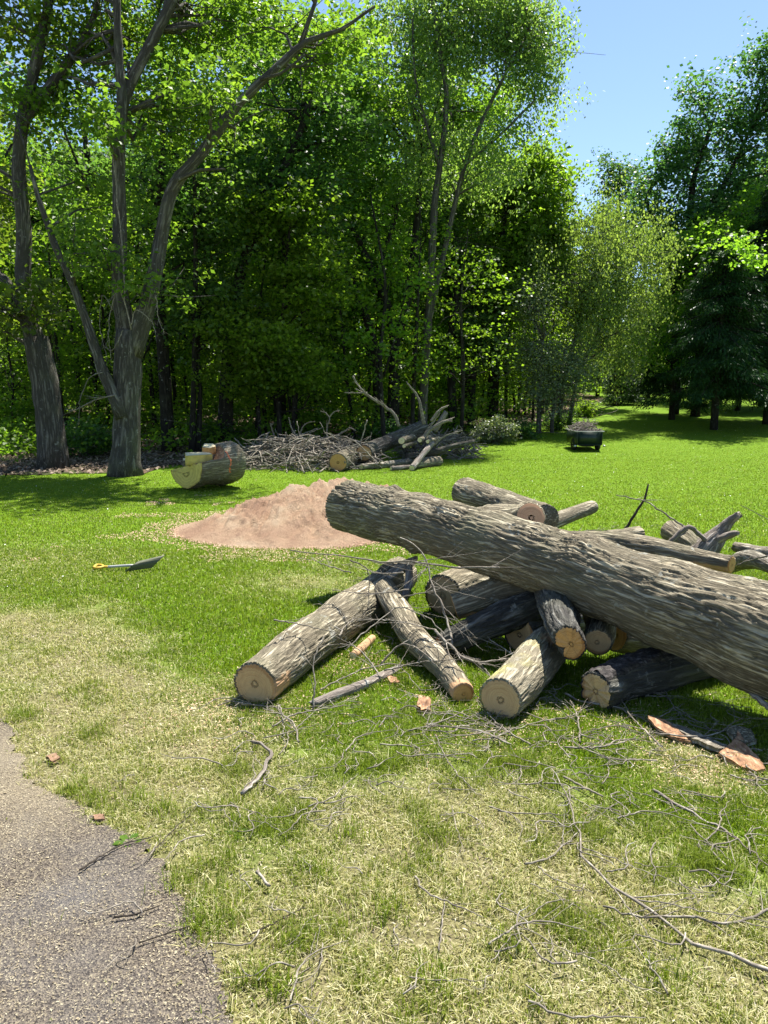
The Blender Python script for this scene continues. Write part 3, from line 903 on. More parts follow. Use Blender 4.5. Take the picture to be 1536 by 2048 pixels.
# ------------------------------------------------------------------ twigs
def twig_geo(A, P, R, depth=2, seg=5, spread=1.0, flat=False, rs=None):
    rs = rs or random
    P = np.asarray(P); R = np.asarray(R)
    L = np.linalg.norm(np.diff(P, axis=0), axis=1).sum()
    V, Q, T, bco, fr = tube(P, R, seg, max(.012, L / 22), None)
    npt = len(fr[3]); jit = np.array([[rs.gauss(0, 1), rs.gauss(0, 1), rs.gauss(0, .4)] for _ in range(npt)]) * min(.007, L * .007)
    jit[0] = 0; V[:npt * seg] += np.repeat(jit, seg, 0); fr[3][:] = fr[3] + jit
    V = V + (noise3(V * 30)[:, None] * np.minimum(.004, R.max() * .3))
    A.add(V, Q, T, None, bco + rs.random() * 9)
    if depth <= 0: return
    PP, TT, RR = fr[3], fr[0], fr[4]
    nb = rs.randint(4, 8) if L > .6 else (rs.randint(3, 6) if L > .25 else rs.randint(1, 4))
    for _ in range(nb):
        k = rs.randint(max(1, len(PP) // 6), len(PP) - 2)
        d = TT[k].copy()
        side = np.cross(d, [0, 0, 1.]); side /= np.linalg.norm(side) + 1e-9
        s = rs.choice((-1, 1)); an = rs.uniform(.4, .85)
        up = rs.uniform(-.12, .35) if flat else rs.uniform(-.5, .7)
        d2 = d * math.cos(an) + side * s * math.sin(an) + np.array([0, 0, up * .6]); d2 /= np.linalg.norm(d2)
        ln = min(L * rs.uniform(.16, .42), .55) * spread
        bend = np.array([rs.uniform(-.12, .12), rs.uniform(-.12, .12), rs.uniform(-.08, .08)]) * ln
        p0 = PP[k]; p1 = p0 + d2 * ln * .5 + bend * .5; p2 = p0 + d2 * ln + bend
        if flat:
            for p in (p1, p2): p[2] = max(p[2], float(gz(p[0], p[1])) + .012)
        twig_geo(A, [p0, p1, p2], [RR[k] * .55, RR[k] * .38, max(.0007, RR[k] * .16)], depth - 1, seg, spread, flat, rs)


def twig_px(name, label, pts, r0, r1, depth=1, mat='stick', lift=.02, cat='twig', group=None, seed=0, Ys=None, spread=1.0):
    rs = random.Random(seed)
    P = []
    for i, (a, b) in enumerate(pts):
        if Ys is None or Ys[i] is None:
            g = G(a, b); g[2] += lift + rs.uniform(0, .012); P.append(g)
        else: P.append(at(a, b, Ys[i]))
    # small kinks
    A = Acc()
    twig_geo(A, P, np.linspace(r0, r1, len(P)), depth, 6, spread, Ys is None, rs)
    base = np.array(P[0]); base[2] = float(gz(base[0], base[1]))
    return tag(A.obj(name, M[mat], None, True, base), label, cat, group)


TWP = [
 ('long_stick', 'straight pale stick thick at its upper left end, on green grass at right', [(1306, 1590), (1340, 1612), (1400, 1645), (1440, 1668), (1500, 1712), (1560, 1765)], .011, .003, 1, 'driftwood'),
 ('forked_branch', 'forked grey branch lying flat in dry grass right of centre', [(1050, 1738), (1090, 1728), (1120, 1708), (1150, 1680), (1165, 1655), (1185, 1632)], .007, .003, 2, 'stick'),
 ('long_branch', 'long thin branch running from the forked branch to the lower right edge', [(1100, 1545), (1130, 1600), (1150, 1680), (1165, 1730), (1220, 1790), (1300, 1835), (1380, 1895), (1450, 1930), (1560, 1965)], .004, .0105, 1, 'stick'),
 ('curved_branch', 'curved branch bending up at the lower right edge', [(1205, 1828), (1280, 1850), (1360, 1848), (1440, 1855), (1500, 1850), (1560, 1815)], .005, .008, 1, 'stick'),
 ('short_branch', 'short stout stick angled down in green grass', [(1126, 1563), (1160, 1580), (1205, 1605)], .009, .006, 0, 'stick'),
 ('bent_stick', 'bent peeled stick, white above and orange below, in front of the straight log', [(505, 1492), (520, 1502), (541, 1515), (530, 1545), (512, 1570), (487, 1598)], .013, .015, 0, 'driftwood'),
 ('drive_stick', 'dark straight twig lying on the driveway, longest one there', [(160, 1752), (210, 1718), (255, 1695), (305, 1687)], .006, .003, 1, 'stick_dark'),
 ('wavy_stick', 'short wavy dark twig on the driveway', [(228, 1848), (255, 1845), (285, 1838), (320, 1822)], .006, .003, 0, 'stick_dark'),
 ('thin_stick', 'thin straight dark twig on the lower driveway pointing right', [(278, 1898), (330, 1882), (385, 1866)], .004, .003, 0, 'stick_dark'),
 ('stub_stick', 'stubby grey stick in thin turf by the driveway', [(514, 1757), (524, 1768), (538, 1788)], .011, .009, 0, 'stick'),
 ('edge_stick', 'dark twig across bare soil where grass meets driveway', [(296, 1720), (340, 1680), (375, 1645), (395, 1618)], .004, .002, 1, 'stick_dark'),
 ('arched_twig', 'thin arched twig in dry grass left of the forked branch', [(905, 1620), (908, 1650), (920, 1690), (930, 1718)], .003, .002, 1, 'stick'),
 ('front_twig', 'thin twig at lower middle running to lower right', [(1040, 1865), (1120, 1905), (1200, 1940), (1270, 1985), (1320, 2005)], .003, .002, 1, 'stick'),
 ('mid_twig', 'long wispy twig below the forked branch', [(1060, 1778), (1120, 1805), (1190, 1850), (1220, 1868)], .003, .002, 1, 'stick'),
 ('upright_twig', 'pale twig lying straight away from the camera at lower centre', [(878, 1915), (884, 1860), (890, 1812)], .004, .003, 0, 'stick'),
 ('corner_twig', 'dark thin twig crossing the bottom grass beside the driveway', [(500, 1880), (540, 1865), (590, 1835), (610, 1825)], .004, .003, 0, 'stick_dark'),
 ('knotty_twig', 'knotty branching twig in front of the straight log', [(450, 1410), (520, 1420), (560, 1425), (640, 1430), (720, 1440)], .006, .002, 2, 'stick'),
 ('crossing_twig', 'twig crossing the knotty one and pointing at the camera', [(560, 1420), (566, 1450), (568, 1500)], .006, .003, 2, 'stick'),
 ('spread_twig', 'wide spreading grey twig in front of the fat log', [(1170, 1440), (1090, 1452), (1020, 1468), (930, 1452), (870, 1430), (840, 1425)], .006, .002, 2, 'stick'),
 ('fan_twig', 'fan shaped twig left of the small reddish wood chunk', [(760, 1500), (820, 1500), (870, 1515), (930, 1528)], .006, .003, 2, 'stick'),
 ('leaning_twig', 'slender twig slanting down right from the fan shaped twig', [(870, 1480), (900, 1540), (935, 1580), (960, 1600)], .005, .003, 1, 'stick'),
 ('hook_twig', 'hooked twig on the green strip below the rotten log', [(1180, 1470), (1240, 1462), (1290, 1475), (1340, 1470)], .005, .003, 2, 'driftwood'),
 ('shade_branch', 'pale branch in the shade in front of the rotten log', [(1130, 1395), (1170, 1415), (1230, 1425), (1290, 1445), (1370, 1450)], .010, .004, 2, 'driftwood'),
 ('dark_branch', 'thin dark branch lying in the shade under the trunk end', [(1275, 1398), (1340, 1402), (1420, 1410), (1500, 1425)], .006, .003, 2, 'stick'),
 ('black_branch', 'thin branch running under the trunk beside the bark strips', [(1330, 1400), (1370, 1450), (1420, 1470), (1520, 1478)], .005, .003, 2, 'stick'),
 ('green_twig', 'broken twig in green grass below the bark strips', [(1260, 1590), (1330, 1612), (1420, 1640), (1500, 1640)], .005, .003, 2, 'stick'),
 ('bare_twig', 'twig lying over the bare straw patch at right edge', [(1460, 1560), (1500, 1570), (1560, 1565)], .006, .003, 2, 'driftwood'),
]
for i, (nm, lb, pts, a, b, d_, mt) in enumerate(TWP):
    a, b = a * .6, b * .6
    twig_px(nm, lb, pts, a, b, d_, mt, lift=max(a, b) * .8 + .014, seed=i + 3, cat='branch' if max(a, b) > .007 else 'twig')

# bushy branches standing up among the logs
UPT = [
 ('arching_branch', 'bare branch arching over the straight log and under the trunk', [(580, 1100), (640, 1108), (700, 1115), (745, 1122), (830, 1124), (900, 1132), (1000, 1136)], (4.75, 4.8, 4.85, 4.75, 4.6, 4.45, 4.2), .003, .007, 2),
 ('hanging_branch', 'bare branch rising in front of the trunk left end and falling to the limb', [(800, 1075), (845, 1105), (862, 1160), (880, 1200), (895, 1250), (905, 1290)], (4.7, 4.6, 4.5, 4.4, 4.3, 4.15), .004, .007, 2),
 ('droopy_branch', 'branch drooping over the dark shaded part of the straight log', [(700, 1120), (735, 1140), (738, 1190), (733, 1230)], (4.8, 4.8, 4.75, 4.7), .005, .002, 2),
 ('crossed_branch', 'pale twiggy branch crossing between straight log and limb', [(690, 1300), (760, 1240), (800, 1215), (860, 1240), (890, 1270)], (4.2, 4.4, 4.5, 4.3, 4.2), .004, .003, 2),
 ('side_branch', 'thin branch lying along the straight log with side twigs', [(548, 1240), (590, 1247), (640, 1258), (672, 1266)], (4.1, 4.2, 4.2, 4.3), .005, .002, 1),
 ('standing_twig', 'upright twig in front of the straight log', [(625, 1420), (630, 1380), (628, 1320), (650, 1270)], (3.65, 3.7, 3.8, 3.9), .005, .003, 2),
 ('tangled_branch', 'grey tangled branch between the limb and the fat log', [(870, 1260), (920, 1310), (960, 1325), (1010, 1318), (1060, 1322)], (4.15, 4.0, 3.95, 3.95, 3.95), .008, .003, 2),
 ('knobbly_branch', 'dark knobbly branch curving up behind the trunk', [(1100, 1076), (1180, 1072), (1240, 1068), (1262, 1040), (1282, 1010), (1292, 985), (1296, 968)], (6.2, 6.2, 6.2, 6.2, 6.2, 6.2, 6.2), .016, .007, 0),
 ('slender_branch', 'slender grey branch crossing the knobbly one and slanting right', [(1232, 990), (1290, 1003), (1330, 1028), (1370, 1056), (1395, 1085)], (6.2, 6.15, 6.1, 6.05, 6.0), .004, .010, 1),
 ('bent_branch', 'thick bent grey branch hooked over the dark weathered log end', [(1333, 1092), (1352, 1072), (1378, 1054), (1398, 1068), (1412, 1082)], (5.85, 5.85, 5.85, 5.85, 5.85), .018, .02, 0),
 ('edge_branch', 'thin branch entering from the right edge above the trunk', [(1475, 1130), (1510, 1118), (1570, 1105)], (5.3, 5.2, 5.0), .008, .005, 2),
 ('right_branch', 'fine branch pointing left from the right edge over the lawn', [(1480, 1010), (1510, 1025), (1560, 1052)], (6.0, 6.0, 6.0), .002, .004, 1),
 ('lying_branch', 'thin straight branch lying on top of the great trunk', [(1222, 1106), (1270, 1107), (1332, 1113)], (4.42, 4.34, 4.22), .003, .003, 0),
 ('prop_branch', 'pale branch slanting down beneath the trunk at the right edge', [(1460, 1340), (1490, 1370), (1520, 1400), (1570, 1440)], (3.75, 3.6, 3.45, 3.3), .012, .018, 0),
 ('buried_branch', 'bundle-like twiggy branch in the gap between limb and straight log', [(760, 1330), (800, 1290), (840, 1300), (870, 1330)], (4.2, 4.25, 4.1, 4.0), .006, .003, 2),
 ('low_branch', 'twiggy branch trailing from the pale barkless branch', [(640, 1380), (720, 1340), (790, 1330), (840, 1380)], (3.85, 4.05, 4.1, 3.85), .004, .002, 2),
 ('spiky_branch', 'spiky dead branch lying behind the trunk near the thin log', [(1120, 1075), (1170, 1062), (1220, 1062), (1235, 1070)], (6.6, 6.7, 6.8, 6.8), .005, .002, 2),
]
for i, (nm, lb, pts, Ys, a, b, d_) in enumerate(UPT):
    twig_px(nm, lb, pts, a, b, d_, 'driftwood' if nm in ('prop_branch', 'bent_branch') else ('stick_dark' if nm == 'knobbly_branch' else 'stick'), Ys=Ys, seed=50 + i, cat='branch', spread=.9)

for i, (a_, b_, Y_, n_) in enumerate(((740, 1180, 4.75, .5), (700, 1250, 4.35, .45), (790, 1250, 4.5, .5), (840, 1330, 4.05, .4), (720, 1320, 4.1, .4), (660, 1130, 5.0, .55), (860, 1180, 4.7, .4), (760, 1140, 4.9, .5),
                                      (960, 1340, 3.95, .35), (880, 1440, 3.55, .4), (1010, 1455, 3.5, .45), (1150, 1440, 3.55, .45), (1280, 1440, 3.5, .5), (1400, 1450, 3.45, .5), (1200, 1500, 3.3, .35), (620, 1440, 3.6, .4), (560, 1470, 3.5, .4), (930, 1480, 3.4, .4), (1130, 1066, 6.8, .5), (1010, 1300, 4.3, .3))):
    rs = random.Random(900 + i); c = at(a_, b_, Y_); gq = float(gz(c[0], c[1])); c[2] = max(c[2], gq + .03)
    a = rs.uniform(0, 3.14); d = np.array([math.cos(a), math.sin(a), rs.uniform(-.15, .25) if c[2] > gq + .08 else rs.uniform(0, .06)])
    A = Acc(); P = [c - d * n_ * .5, c + np.array([rs.gauss(0, .03), rs.gauss(0, .03), rs.gauss(0, .02)]), c + d * n_ * .5]
    for q in P: q[2] = max(q[2], gq + .02)
    twig_geo(A, P, [.005, .004, .002], 2, 5, 1.25, c[2] < gq + .08, rs)
    base_ = np.array([c[0], c[1], gq])
    tag(A.obj('bare_branch', M['stick'], None, True, base_), 'bare twiggy grey branch tangled among and in front of the near logs', 'branch', 'bare twiggy branches tangled round the near logs')

# many little twigs scattered on the turf
tw0 = []  # nine shapes, then copies
for v in range(9):
    rs = random.Random(v + 100); A = Acc()
    ln = rs.uniform(.10, .26)
    ln *= .8; P = [np.array([0, 0, .006]), np.array([ln * .35, rs.uniform(-.03, .03), .014]), np.array([ln * .7, rs.uniform(-.05, .05), .012]), np.array([ln, rs.uniform(-.06, .06), .018])]
    twig_geo(A, P, [.0024, .0021, .0015, .0008], rs.choice((1, 1, 2)), 5, .9, True, rs)
    o = A.obj('small_twig', M['stick'], None, True)
    tag(o, 'small grey twig scattered on the turf in front of the pile', 'twig', 'small twigs scattered on the turf')
    tw0.append(o)
cnt = 0
rs = random.Random(77)
regions = [((430, 1400), (1100, 1640), 96), ((1100, 1480), (1536, 1800), 30), ((1100, 1400), (1536, 1680), 44), ((780, 1410), (1180, 1500), 26), ((690, 1120), (900, 1400), 18), ((560, 1640), (1536, 2040), 30), ((230, 1560), (560, 1900), 12), ((820, 1240), (1300, 1440), 14), ((600, 1090), (860, 1340), 12), ((1130, 1050), (1330, 1080), 5)]
for (a0, a1, n) in regions:
    for _ in range(n):
        px, py = rs.uniform(a0[0], a1[0]), rs.uniform(a0[1], a1[1])
        g = G(px, py)
        src = tw0[cnt % 9]
        o = src if cnt < 9 else copy_tree(src)
        o.location = (g[0], g[1], g[2] + .018); s = rs.uniform(.7, 1.5)
        o.rotation_euler = (0, 0, rs.uniform(0, 6.28)); o.scale = (s, s, s); cnt += 1

# ------------------------------------------------------------------ sawdust heap
a = np.arange(-3.0, .9, .022); b = np.arange(7.3, 11.6, .03)
XX, YY = np.meshgrid(a, b); x, y = XX.ravel(), YY.ravel()
hh = sawh(x, y)
rid = fbm(np.stack([x * 3.2 + .6 * n2(x, y, 2, 2, 1), y * 1.6, x * 0 + 4], 1), 4)
wd = n2(x, y, 1.3, 2, 14)
flow = fbm(np.stack([x * 5.5 + 1.2 * wd - y * 1.5, y * 1.2 + wd, x * 0 + 7], 1), 4)
cl = np.clip(n2(x, y, 2.2, 2, 31) - .15, 0, 1)
hh2 = hh + np.clip(hh * 5, 0, 1) * (.075 * rid - .12 * np.abs(flow) + .04 * np.abs(n2(x, y, 9, 3, 2)) + .022 * n2(x, y, 24, 3, 6) + cl * .14 * np.abs(n2(x, y, 11, 3, 8)))
hh2[(hh2 < .006) & (hh > .02)] = .006
ok = (hh > -.004).reshape(XX.shape); okq = ok[:-1, :-1] & ok[1:, :-1] & ok[:-1, 1:] & ok[1:, 1:]
i0 = (np.arange(len(b) - 1)[:, None] * len(a) + np.arange(len(a) - 1)[None])[okq]
Q = np.stack([i0, i0 + 1, i0 + 1 + len(a), i0 + len(a)], 1)
use = np.unique(Q); mp = -np.ones(len(x), int); mp[use] = np.arange(len(use))
m, t, out = nt('sawdust')
pos = nd(t, 'ShaderNodeNewGeometry').outputs['Position']
n1 = noi(t, mapped(t, pos, (1, .7, 2.5)), 1.6, 4)
c = ramp(t, n1, [(.36, (.45, .29, .19)), (.5, (.56, .39, .255)), (.64, (.68, .54, .37))]).outputs[0]
c = mixc(t, mth(t, 'MULTIPLY', ramp(t, noi(t, pos, 7, 5, .7), [(.54, (0, 0, 0)), (.70, (1, 1, 1))]).outputs[0], .6), c, (.22, .12, .09))
fn = noi(t, pos, 90, 3, .7)
c = mixc(t, mth(t, 'MULTIPLY', fn, .5), c, (.38, .24, .16))
princ(t, out, c, .95, .1, mth(t, 'ADD', fn, noi(t, pos, 14, 5, .75)), 1.0, .05)
M['sawdust'] = m
cz = np.array([-1.1, 9.2, 0.])
o = mk('sawdust_heap', np.stack([x, y, gz(x, y) + np.maximum(hh2, .004)], 1)[use], mp[Q], None, m, loc=cz)
tag(o, 'wide low heap of pinkish tan sawdust on the lawn', 'sawdust heap')
# clods
flecks('sawdust_crumbs', 'tan sawdust crumbs sprinkled on the grass around the heap', 'sawdust', 26000, (-3.4, 1.0, 7.0, 11.6), (.008, .022),
       [(0, (.30, .18, .11)), (.5, (.46, .31, .20)), (1, (.60, .46, .31))], lambda x, y: (sawh(x, y) > -.03) & (sawh(x, y) < .015), .014, (1.2, 3))

# ------------------------------------------------------------------ boxes and simple solids
def prism(poly2, h, f):
    """extrude 2d polygon"""
    n = len(poly2)
    V = [f(p[0], p[1], 0) for p in poly2] + [f(p[0], p[1], h) for p in poly2]
    return V


def bevel_box(A, c, s, rot=0.0, tilt=0.0, b=.006):
    hx, hy, hz = s[0] / 2, s[1] / 2, s[2] / 2
    V = []
    for sx in (-1, 1):
        for sy in (-1, 1):
            for sz in (-1, 1):
                V.append((sx * (hx - b), sy * (hy - b), sz * hz)); V.append((sx * (hx - b), sy * hy, sz * (hz - b))); V.append((sx * hx, sy * (hy - b), sz * (hz - b)))
    import bmesh
    bm = bmesh.new()
    for v in V: bm.verts.new(v)
    bmesh.ops.convex_hull(bm, input=bm.verts)
    bmesh.ops.triangulate(bm, faces=bm.faces)
    vs = np.array([v.co[:] for v in bm.verts]); bm.verts.index_update()
    T = np.array([[v.index for v in f.verts] for f in bm.faces]); bm.free()
    ct, st_ = math.cos(tilt), math.sin(tilt)
    vs = np.stack([vs[:, 0], vs[:, 1] * ct - vs[:, 2] * st_, vs[:, 1] * st_ + vs[:, 2] * ct], 1)
    cr, sr = math.cos(rot), math.sin(rot)
    vs = np.stack([vs[:, 0] * cr - vs[:, 1] * sr, vs[:, 0] * sr + vs[:, 1] * cr, vs[:, 2]], 1)
    A.add(vs + np.asarray(c), None, T)


def simple(name, col, rough=.5, metal=0.0, noise=.15, spec=.4):
    m, t, out = nt(name)
    pos = nd(t, 'ShaderNodeNewGeometry').outputs['Position']
    n = noi(t, pos, 12, 4, .6)
    c = mixc(t, mth(t, 'MULTIPLY', n, noise * 2), col, tuple(x * .5 for x in col))
    p = princ(t, out, c, rough, spec, noi(t, pos, 60, 3), .1, .003); p.inputs['Metallic'].default_value = metal
    M[name] = m
    return m


simple('cart_green', (.014, .028, .020), .4)
simple('rubber', (.015, .015, .015), .8)
simple('hub_metal', (.55, .55, .52), .4, .6)
simple('rim_grey', (.30, .31, .29), .5)
simple('shovel_yellow', (.62, .40, .05), .6)
simple('shovel_blade', (.10, .11, .06), .6)
simple('shovel_shaft', (.42, .42, .40), .5)

# ------------------------------------------------------------------ cart
g = G(1178, 903)
cx, cy, cz_ = g[0], g[1], g[2]
u = dep(at(1178, 903, cy)) / F          # metres per photo pixel there
W = 54 * u
ct = root('garden_cart', 'dark green dump cart full of sticks standing on the far lawn', 'cart', (cx, cy, cz_))
A = Acc()
zt, zb = 40 * u, 13 * u
Ln = 1.05
tk = .018
fy = 0.0
# tub walls (slightly flared), hollow
def wall(A, p0, p1, z0, z1, fl, t_=tk):
    p0, p1, fl = map(np.array, (p0, p1, fl))
    d = (p1 - p0) / np.linalg.norm(p1 - p0); n = np.array([d[1], -d[0]]) * t_
    V = [(*p0, z0), (*p1, z0), (*(p1 + fl), z1), (*(p0 + fl), z1)]
    V += [(*(p0 + n), z0), (*(p1 + n), z0), (*(p1 + fl + n), z1), (*(p0 + fl + n), z1)]
    A.add(V, [(0, 1, 2, 3), (7, 6, 5, 4), (0, 4, 5, 1), (3, 2, 6, 7), (0, 3, 7, 4), (1, 5, 6, 2)])
hw = W / 2
wall(A, (-hw + .02, fy), (-hw + .02, fy + Ln), zb, zt, (-.004, 0))
wall(A, (hw - .02, fy + Ln), (hw - .02, fy), zb, zt, (.004, 0))
wall(A, (-hw + .02, fy + Ln), (hw - .02, fy + Ln), zb, zt, (0, .04))
bevel_box(A, (0, fy + Ln / 2, zb + .008), (W - .05, Ln, .02))
A.obj('tub', M['cart_green'], ct, False)
A = Acc(); wall(A, (hw - .045, fy - .005), (-hw + .045, fy - .005), zb + .01, zt - .01, (0, -.008), .012)
bevel_box(A, (-hw + .035, -.022, (zb + zt) / 2), (.018, .03, zt - zb - .02)); bevel_box(A, (hw - .035, -.022, (zb + zt) / 2), (.018, .03, zt - zb - .02))
bevel_box(A, (0, -.02, zb + .0), (W - .09, .03, .02))
A.obj('tailgate', M['cart_green'], ct, False)
A = Acc(); bevel_box(A, (0, -.045, zt), (W + .04, .022, .02)); bevel_box(A, (-hw - .005, Ln / 2, zt), (.022, Ln + .06, .02)); bevel_box(A, (hw + .005, Ln / 2, zt), (.022, Ln + .06, .02)); bevel_box(A, (0, Ln + .05, zt), (W + .04, .022, .02))
A.obj('rim', M['rim_grey'], ct, False)
A = Acc(); V, Q, T, bc, _ = tube([(-hw - .03, .35, .15), (hw + .03, .35, .15)], [.014, .014], 10, .2); A.add(V, Q, T)
bevel_box(A, (0, .5, zb - .03), (.3, .8, .04))
A.obj('axle', M['rubber'], ct)
for s in (-1, 1):
    A = Acc()
    th = np.linspace(0, 2 * math.pi, 33)[:-1]
    prof = [(.075, -.045), (.13, -.048), (.152, -.03), (.157, 0), (.152, .03), (.13, .048), (.075, .045)]
    V = [(s * (hw - .035) + w, .35 + r * math.cos(a), .157 + r * math.sin(a)) for (r, w) in prof for a in th]
    Q = [(i * 32 + j, i * 32 + (j + 1) % 32, (i + 1) * 32 + (j + 1) % 32, (i + 1) * 32 + j) for i in range(6) for j in range(32)]
    A.add(V, Q); w = A.obj('wheel', M['rubber'], ct)
    A = Acc(); V, Q, T, bc, _ = tube([(s * (hw - .035) - .03, .35, .157), (s * (hw - .035) + .03, .35, .157)], [.078, .078], 20, .2); A.add(V, Q, T)
    A.obj('hub', M['hub_metal'], w)
    A = Acc(); V, Q, T, bc, _ = tube([(s * (hw + .0), -.03, zb - .02), (s * (hw + .055), -.03, zb - .025)], [.028, .022], 14, .2); A.add(V, Q, T)
    A.obj('latch', M['hub_metal'], ct)
A = Acc(); V, Q, T, bc, _ = tube([(0, Ln, .22), (0, Ln + .5, .2), (0, Ln + .75, .12)], [.015, .015, .015], 8, .1); A.add(V, Q, T)
A.obj('drawbar', M['rubber'], ct)


def stick_heap(name, label, cat, n, box, hfun, rr, ln, mat, kind='stuff', loc=(0, 0, 0), seed=1, flatz=.35, kids=1):
    rs = random.Random(seed); A = Acc()
    for _ in range(n):
        x = rs.uniform(box[0], box[1]); y = rs.uniform(box[2], box[3])
        top = hfun(x, y)
        if top <= 0: continue
        z = top * rs.random() ** .6
        a = rs.uniform(0, 6.28); L = rs.uniform(*ln); el = rs.gauss(0, flatz)
        d = np.array([math.cos(a) * math.cos(el), math.sin(a) * math.cos(el), math.sin(el)])
        p = np.array([x, y, z]); r = rs.uniform(*rr)
        bend = np.array([rs.gauss(0, .1), rs.gauss(0, .1), rs.gauss(0, .1)]) * L
        P = [p - d * L / 2, p + bend, p + d * L / 2 + bend * .3]
        for q in P: q[2] = max(q[2], r)
        twig_geo(A, P, [r, r * .8, r * .45], kids if rs.random() < .5 else 0, 5, .9, False, rs)
    o = A.obj(name, M[mat], None, True)
    o.location = loc
    return tag(o, label, cat, kind=kind)


stick_heap('cart_sticks', 'tangled grey sticks heaped in the green cart', 'sticks', 150, (-hw * .8, hw * .8, .06, Ln - .05),
           lambda x, y: max(0, .26 * (1 - (x / hw) ** 2) * (1 - ((y - .45) / .7) ** 2)) + .02, (.005, .011), (.2, .48), 'driftwood', 'stuff', (cx, cy, cz_ + zt - .05), 3)

# ------------------------------------------------------------------ shovel
bp = G(262, 1143)
sv = root('scoop_shovel', 'scoop shovel with yellow grip lying face down on the lawn', 'shovel', bp)
def sp_(px, py, Y): return at(px, py, Y) - bp
gl = G(262, 1143)[1]
# blade: curved sheet, back edge near (255,1140), lifted front edge at right
nu, nv = 14, 12
V = []
cA, cC = G(250, 1147) - bp, G(304, 1141) - bp
cA[2] += .02; cC[2] += .03
YA, YC = G(254, 1143)[1], G(303, 1138)[1]
cD, cB = at(277, 1122, YA + .02) - bp, at(329, 1110, YC + .02) - bp
bn = np.cross(cC - cA, cD - cA); bn /= np.linalg.norm(bn)
if bn[1] > 0: bn = -bn
for i in range(nu):
    for j in range(nv):
        u_, v_ = i / (nu - 1), j / (nv - 1)
        q = (cA * (1 - u_) + cC * u_) * (1 - v_) + (cD * (1 - u_) + cB * u_) * v_
        V.append(q + bn * (.035 * (4 * v_ * (1 - v_)) * (1 - .5 * u_) + .004 * math.cos(v_ * 30) * (u_ > .2)))
n0 = len(V)
V += [v - np.array([0, 0, .006]) for v in V]
Q = []
for i in range(nu - 1):
    for j in range(nv - 1):
        a_ = i * nv + j; q = (a_, a_ + 1, a_ + nv + 1, a_ + nv); Q.append(q); Q.append(tuple(n0 + k for k in q[::-1]))
bd = [i * nv for i in range(nu)] + [(nu - 1) * nv + j for j in range(1, nv)] + [i * nv + nv - 1 for i in range(nu - 2, -1, -1)] + [j for j in range(nv - 2, 0, -1)]
for k in range(len(bd)): a_, b_ = bd[k], bd[(k + 1) % len(bd)]; Q.append((a_, b_, b_ + n0, a_ + n0))
mk('blade', V, Q, None, M['shovel_blade'], sv)
A = Acc(); V, Q, T, bc, _ = tube([at(268, 1131, YA + .02) - bp, at(258, 1131, YA + .03) - bp, (-.22, .03, .035)], [.013, .012, .012], 12, .03); A.add(V, Q, T); A.obj('shaft', M['shovel_shaft'], sv)
A = Acc()
for pts in ([(-.21, .028, .036), (-.25, .035, .036), (-.285, .075, .04), (-.33, .085, .04)], [(-.21, .028, .036), (-.25, .03, .036), (-.285, -.005, .034), (-.33, .005, .034)], [(-.33, .09, .04), (-.335, .045, .04), (-.33, 0, .034)]):
    V, Q, T, bc, _ = tube(pts, [.011] * len(pts), 10, .01); A.add(V, Q, T)
A.obj('grip', M['shovel_yellow'], sv)

# ------------------------------------------------------------------ the split trunk with blocks on it
n_ = (384, 938); f_ = (452, 915)
P0 = np.array([-3.12, 12.1, 0]); P1 = np.array([-2.56, 12.75, 0]); R0 = .37
P0[2] = R0 * .98; P1[2] = R0 * .98 + .02
hs = root('split_trunk', 'short hollowed trunk section with yellow sawn end and orange paint line', 'log', (P0[0], P0[1], 0))
axv = P1 - P0; Ls = np.linalg.norm(axv); axn = axv / Ls
sd = np.cross(axn, [0, 0, 1.]); sd /= np.linalg.norm(sd); upv = np.cross(sd, axn)
ns, nth = 60, 120
V, bco, ba = [], [], []
for i in range(ns):
    s = i / (ns - 1)
    for j in range(nth):
        a_ = 2 * math.pi * j / nth
        r = R0 * (1 + .10 * math.sin(2 * a_ + 1)) * (1 + .05 * (s - .5))
        V.append(P0 + axv * s + sd * r * math.cos(a_) * 1.05 + upv * r * math.sin(a_)); bco.append((math.cos(a_) * R0, math.sin(a_) * R0, s * Ls)); ba.append(0)
V = np.array(V); bco = np.array(bco)
dd = bark_disp(.016, 20, 5, .03, 2.)(bco, None, None)
ctr = P0 + axv * np.repeat(np.linspace(0, 1, ns), nth)[:, None]
rd_ = V - ctr; rd_ /= np.linalg.norm(rd_, axis=1)[:, None]
V = V + rd_ * dd[:, None]
# cut away the top: a plane leaning, low at the near end
rel = V - ctr
uu = rel @ upv; ss = rel @ sd; sfr = np.repeat(np.linspace(0, 1, ns), nth)
lim = .03 + .05 * sfr + .34 * np.clip((sfr - .5) / .28, 0, 1) + ss * .22
over = uu > lim
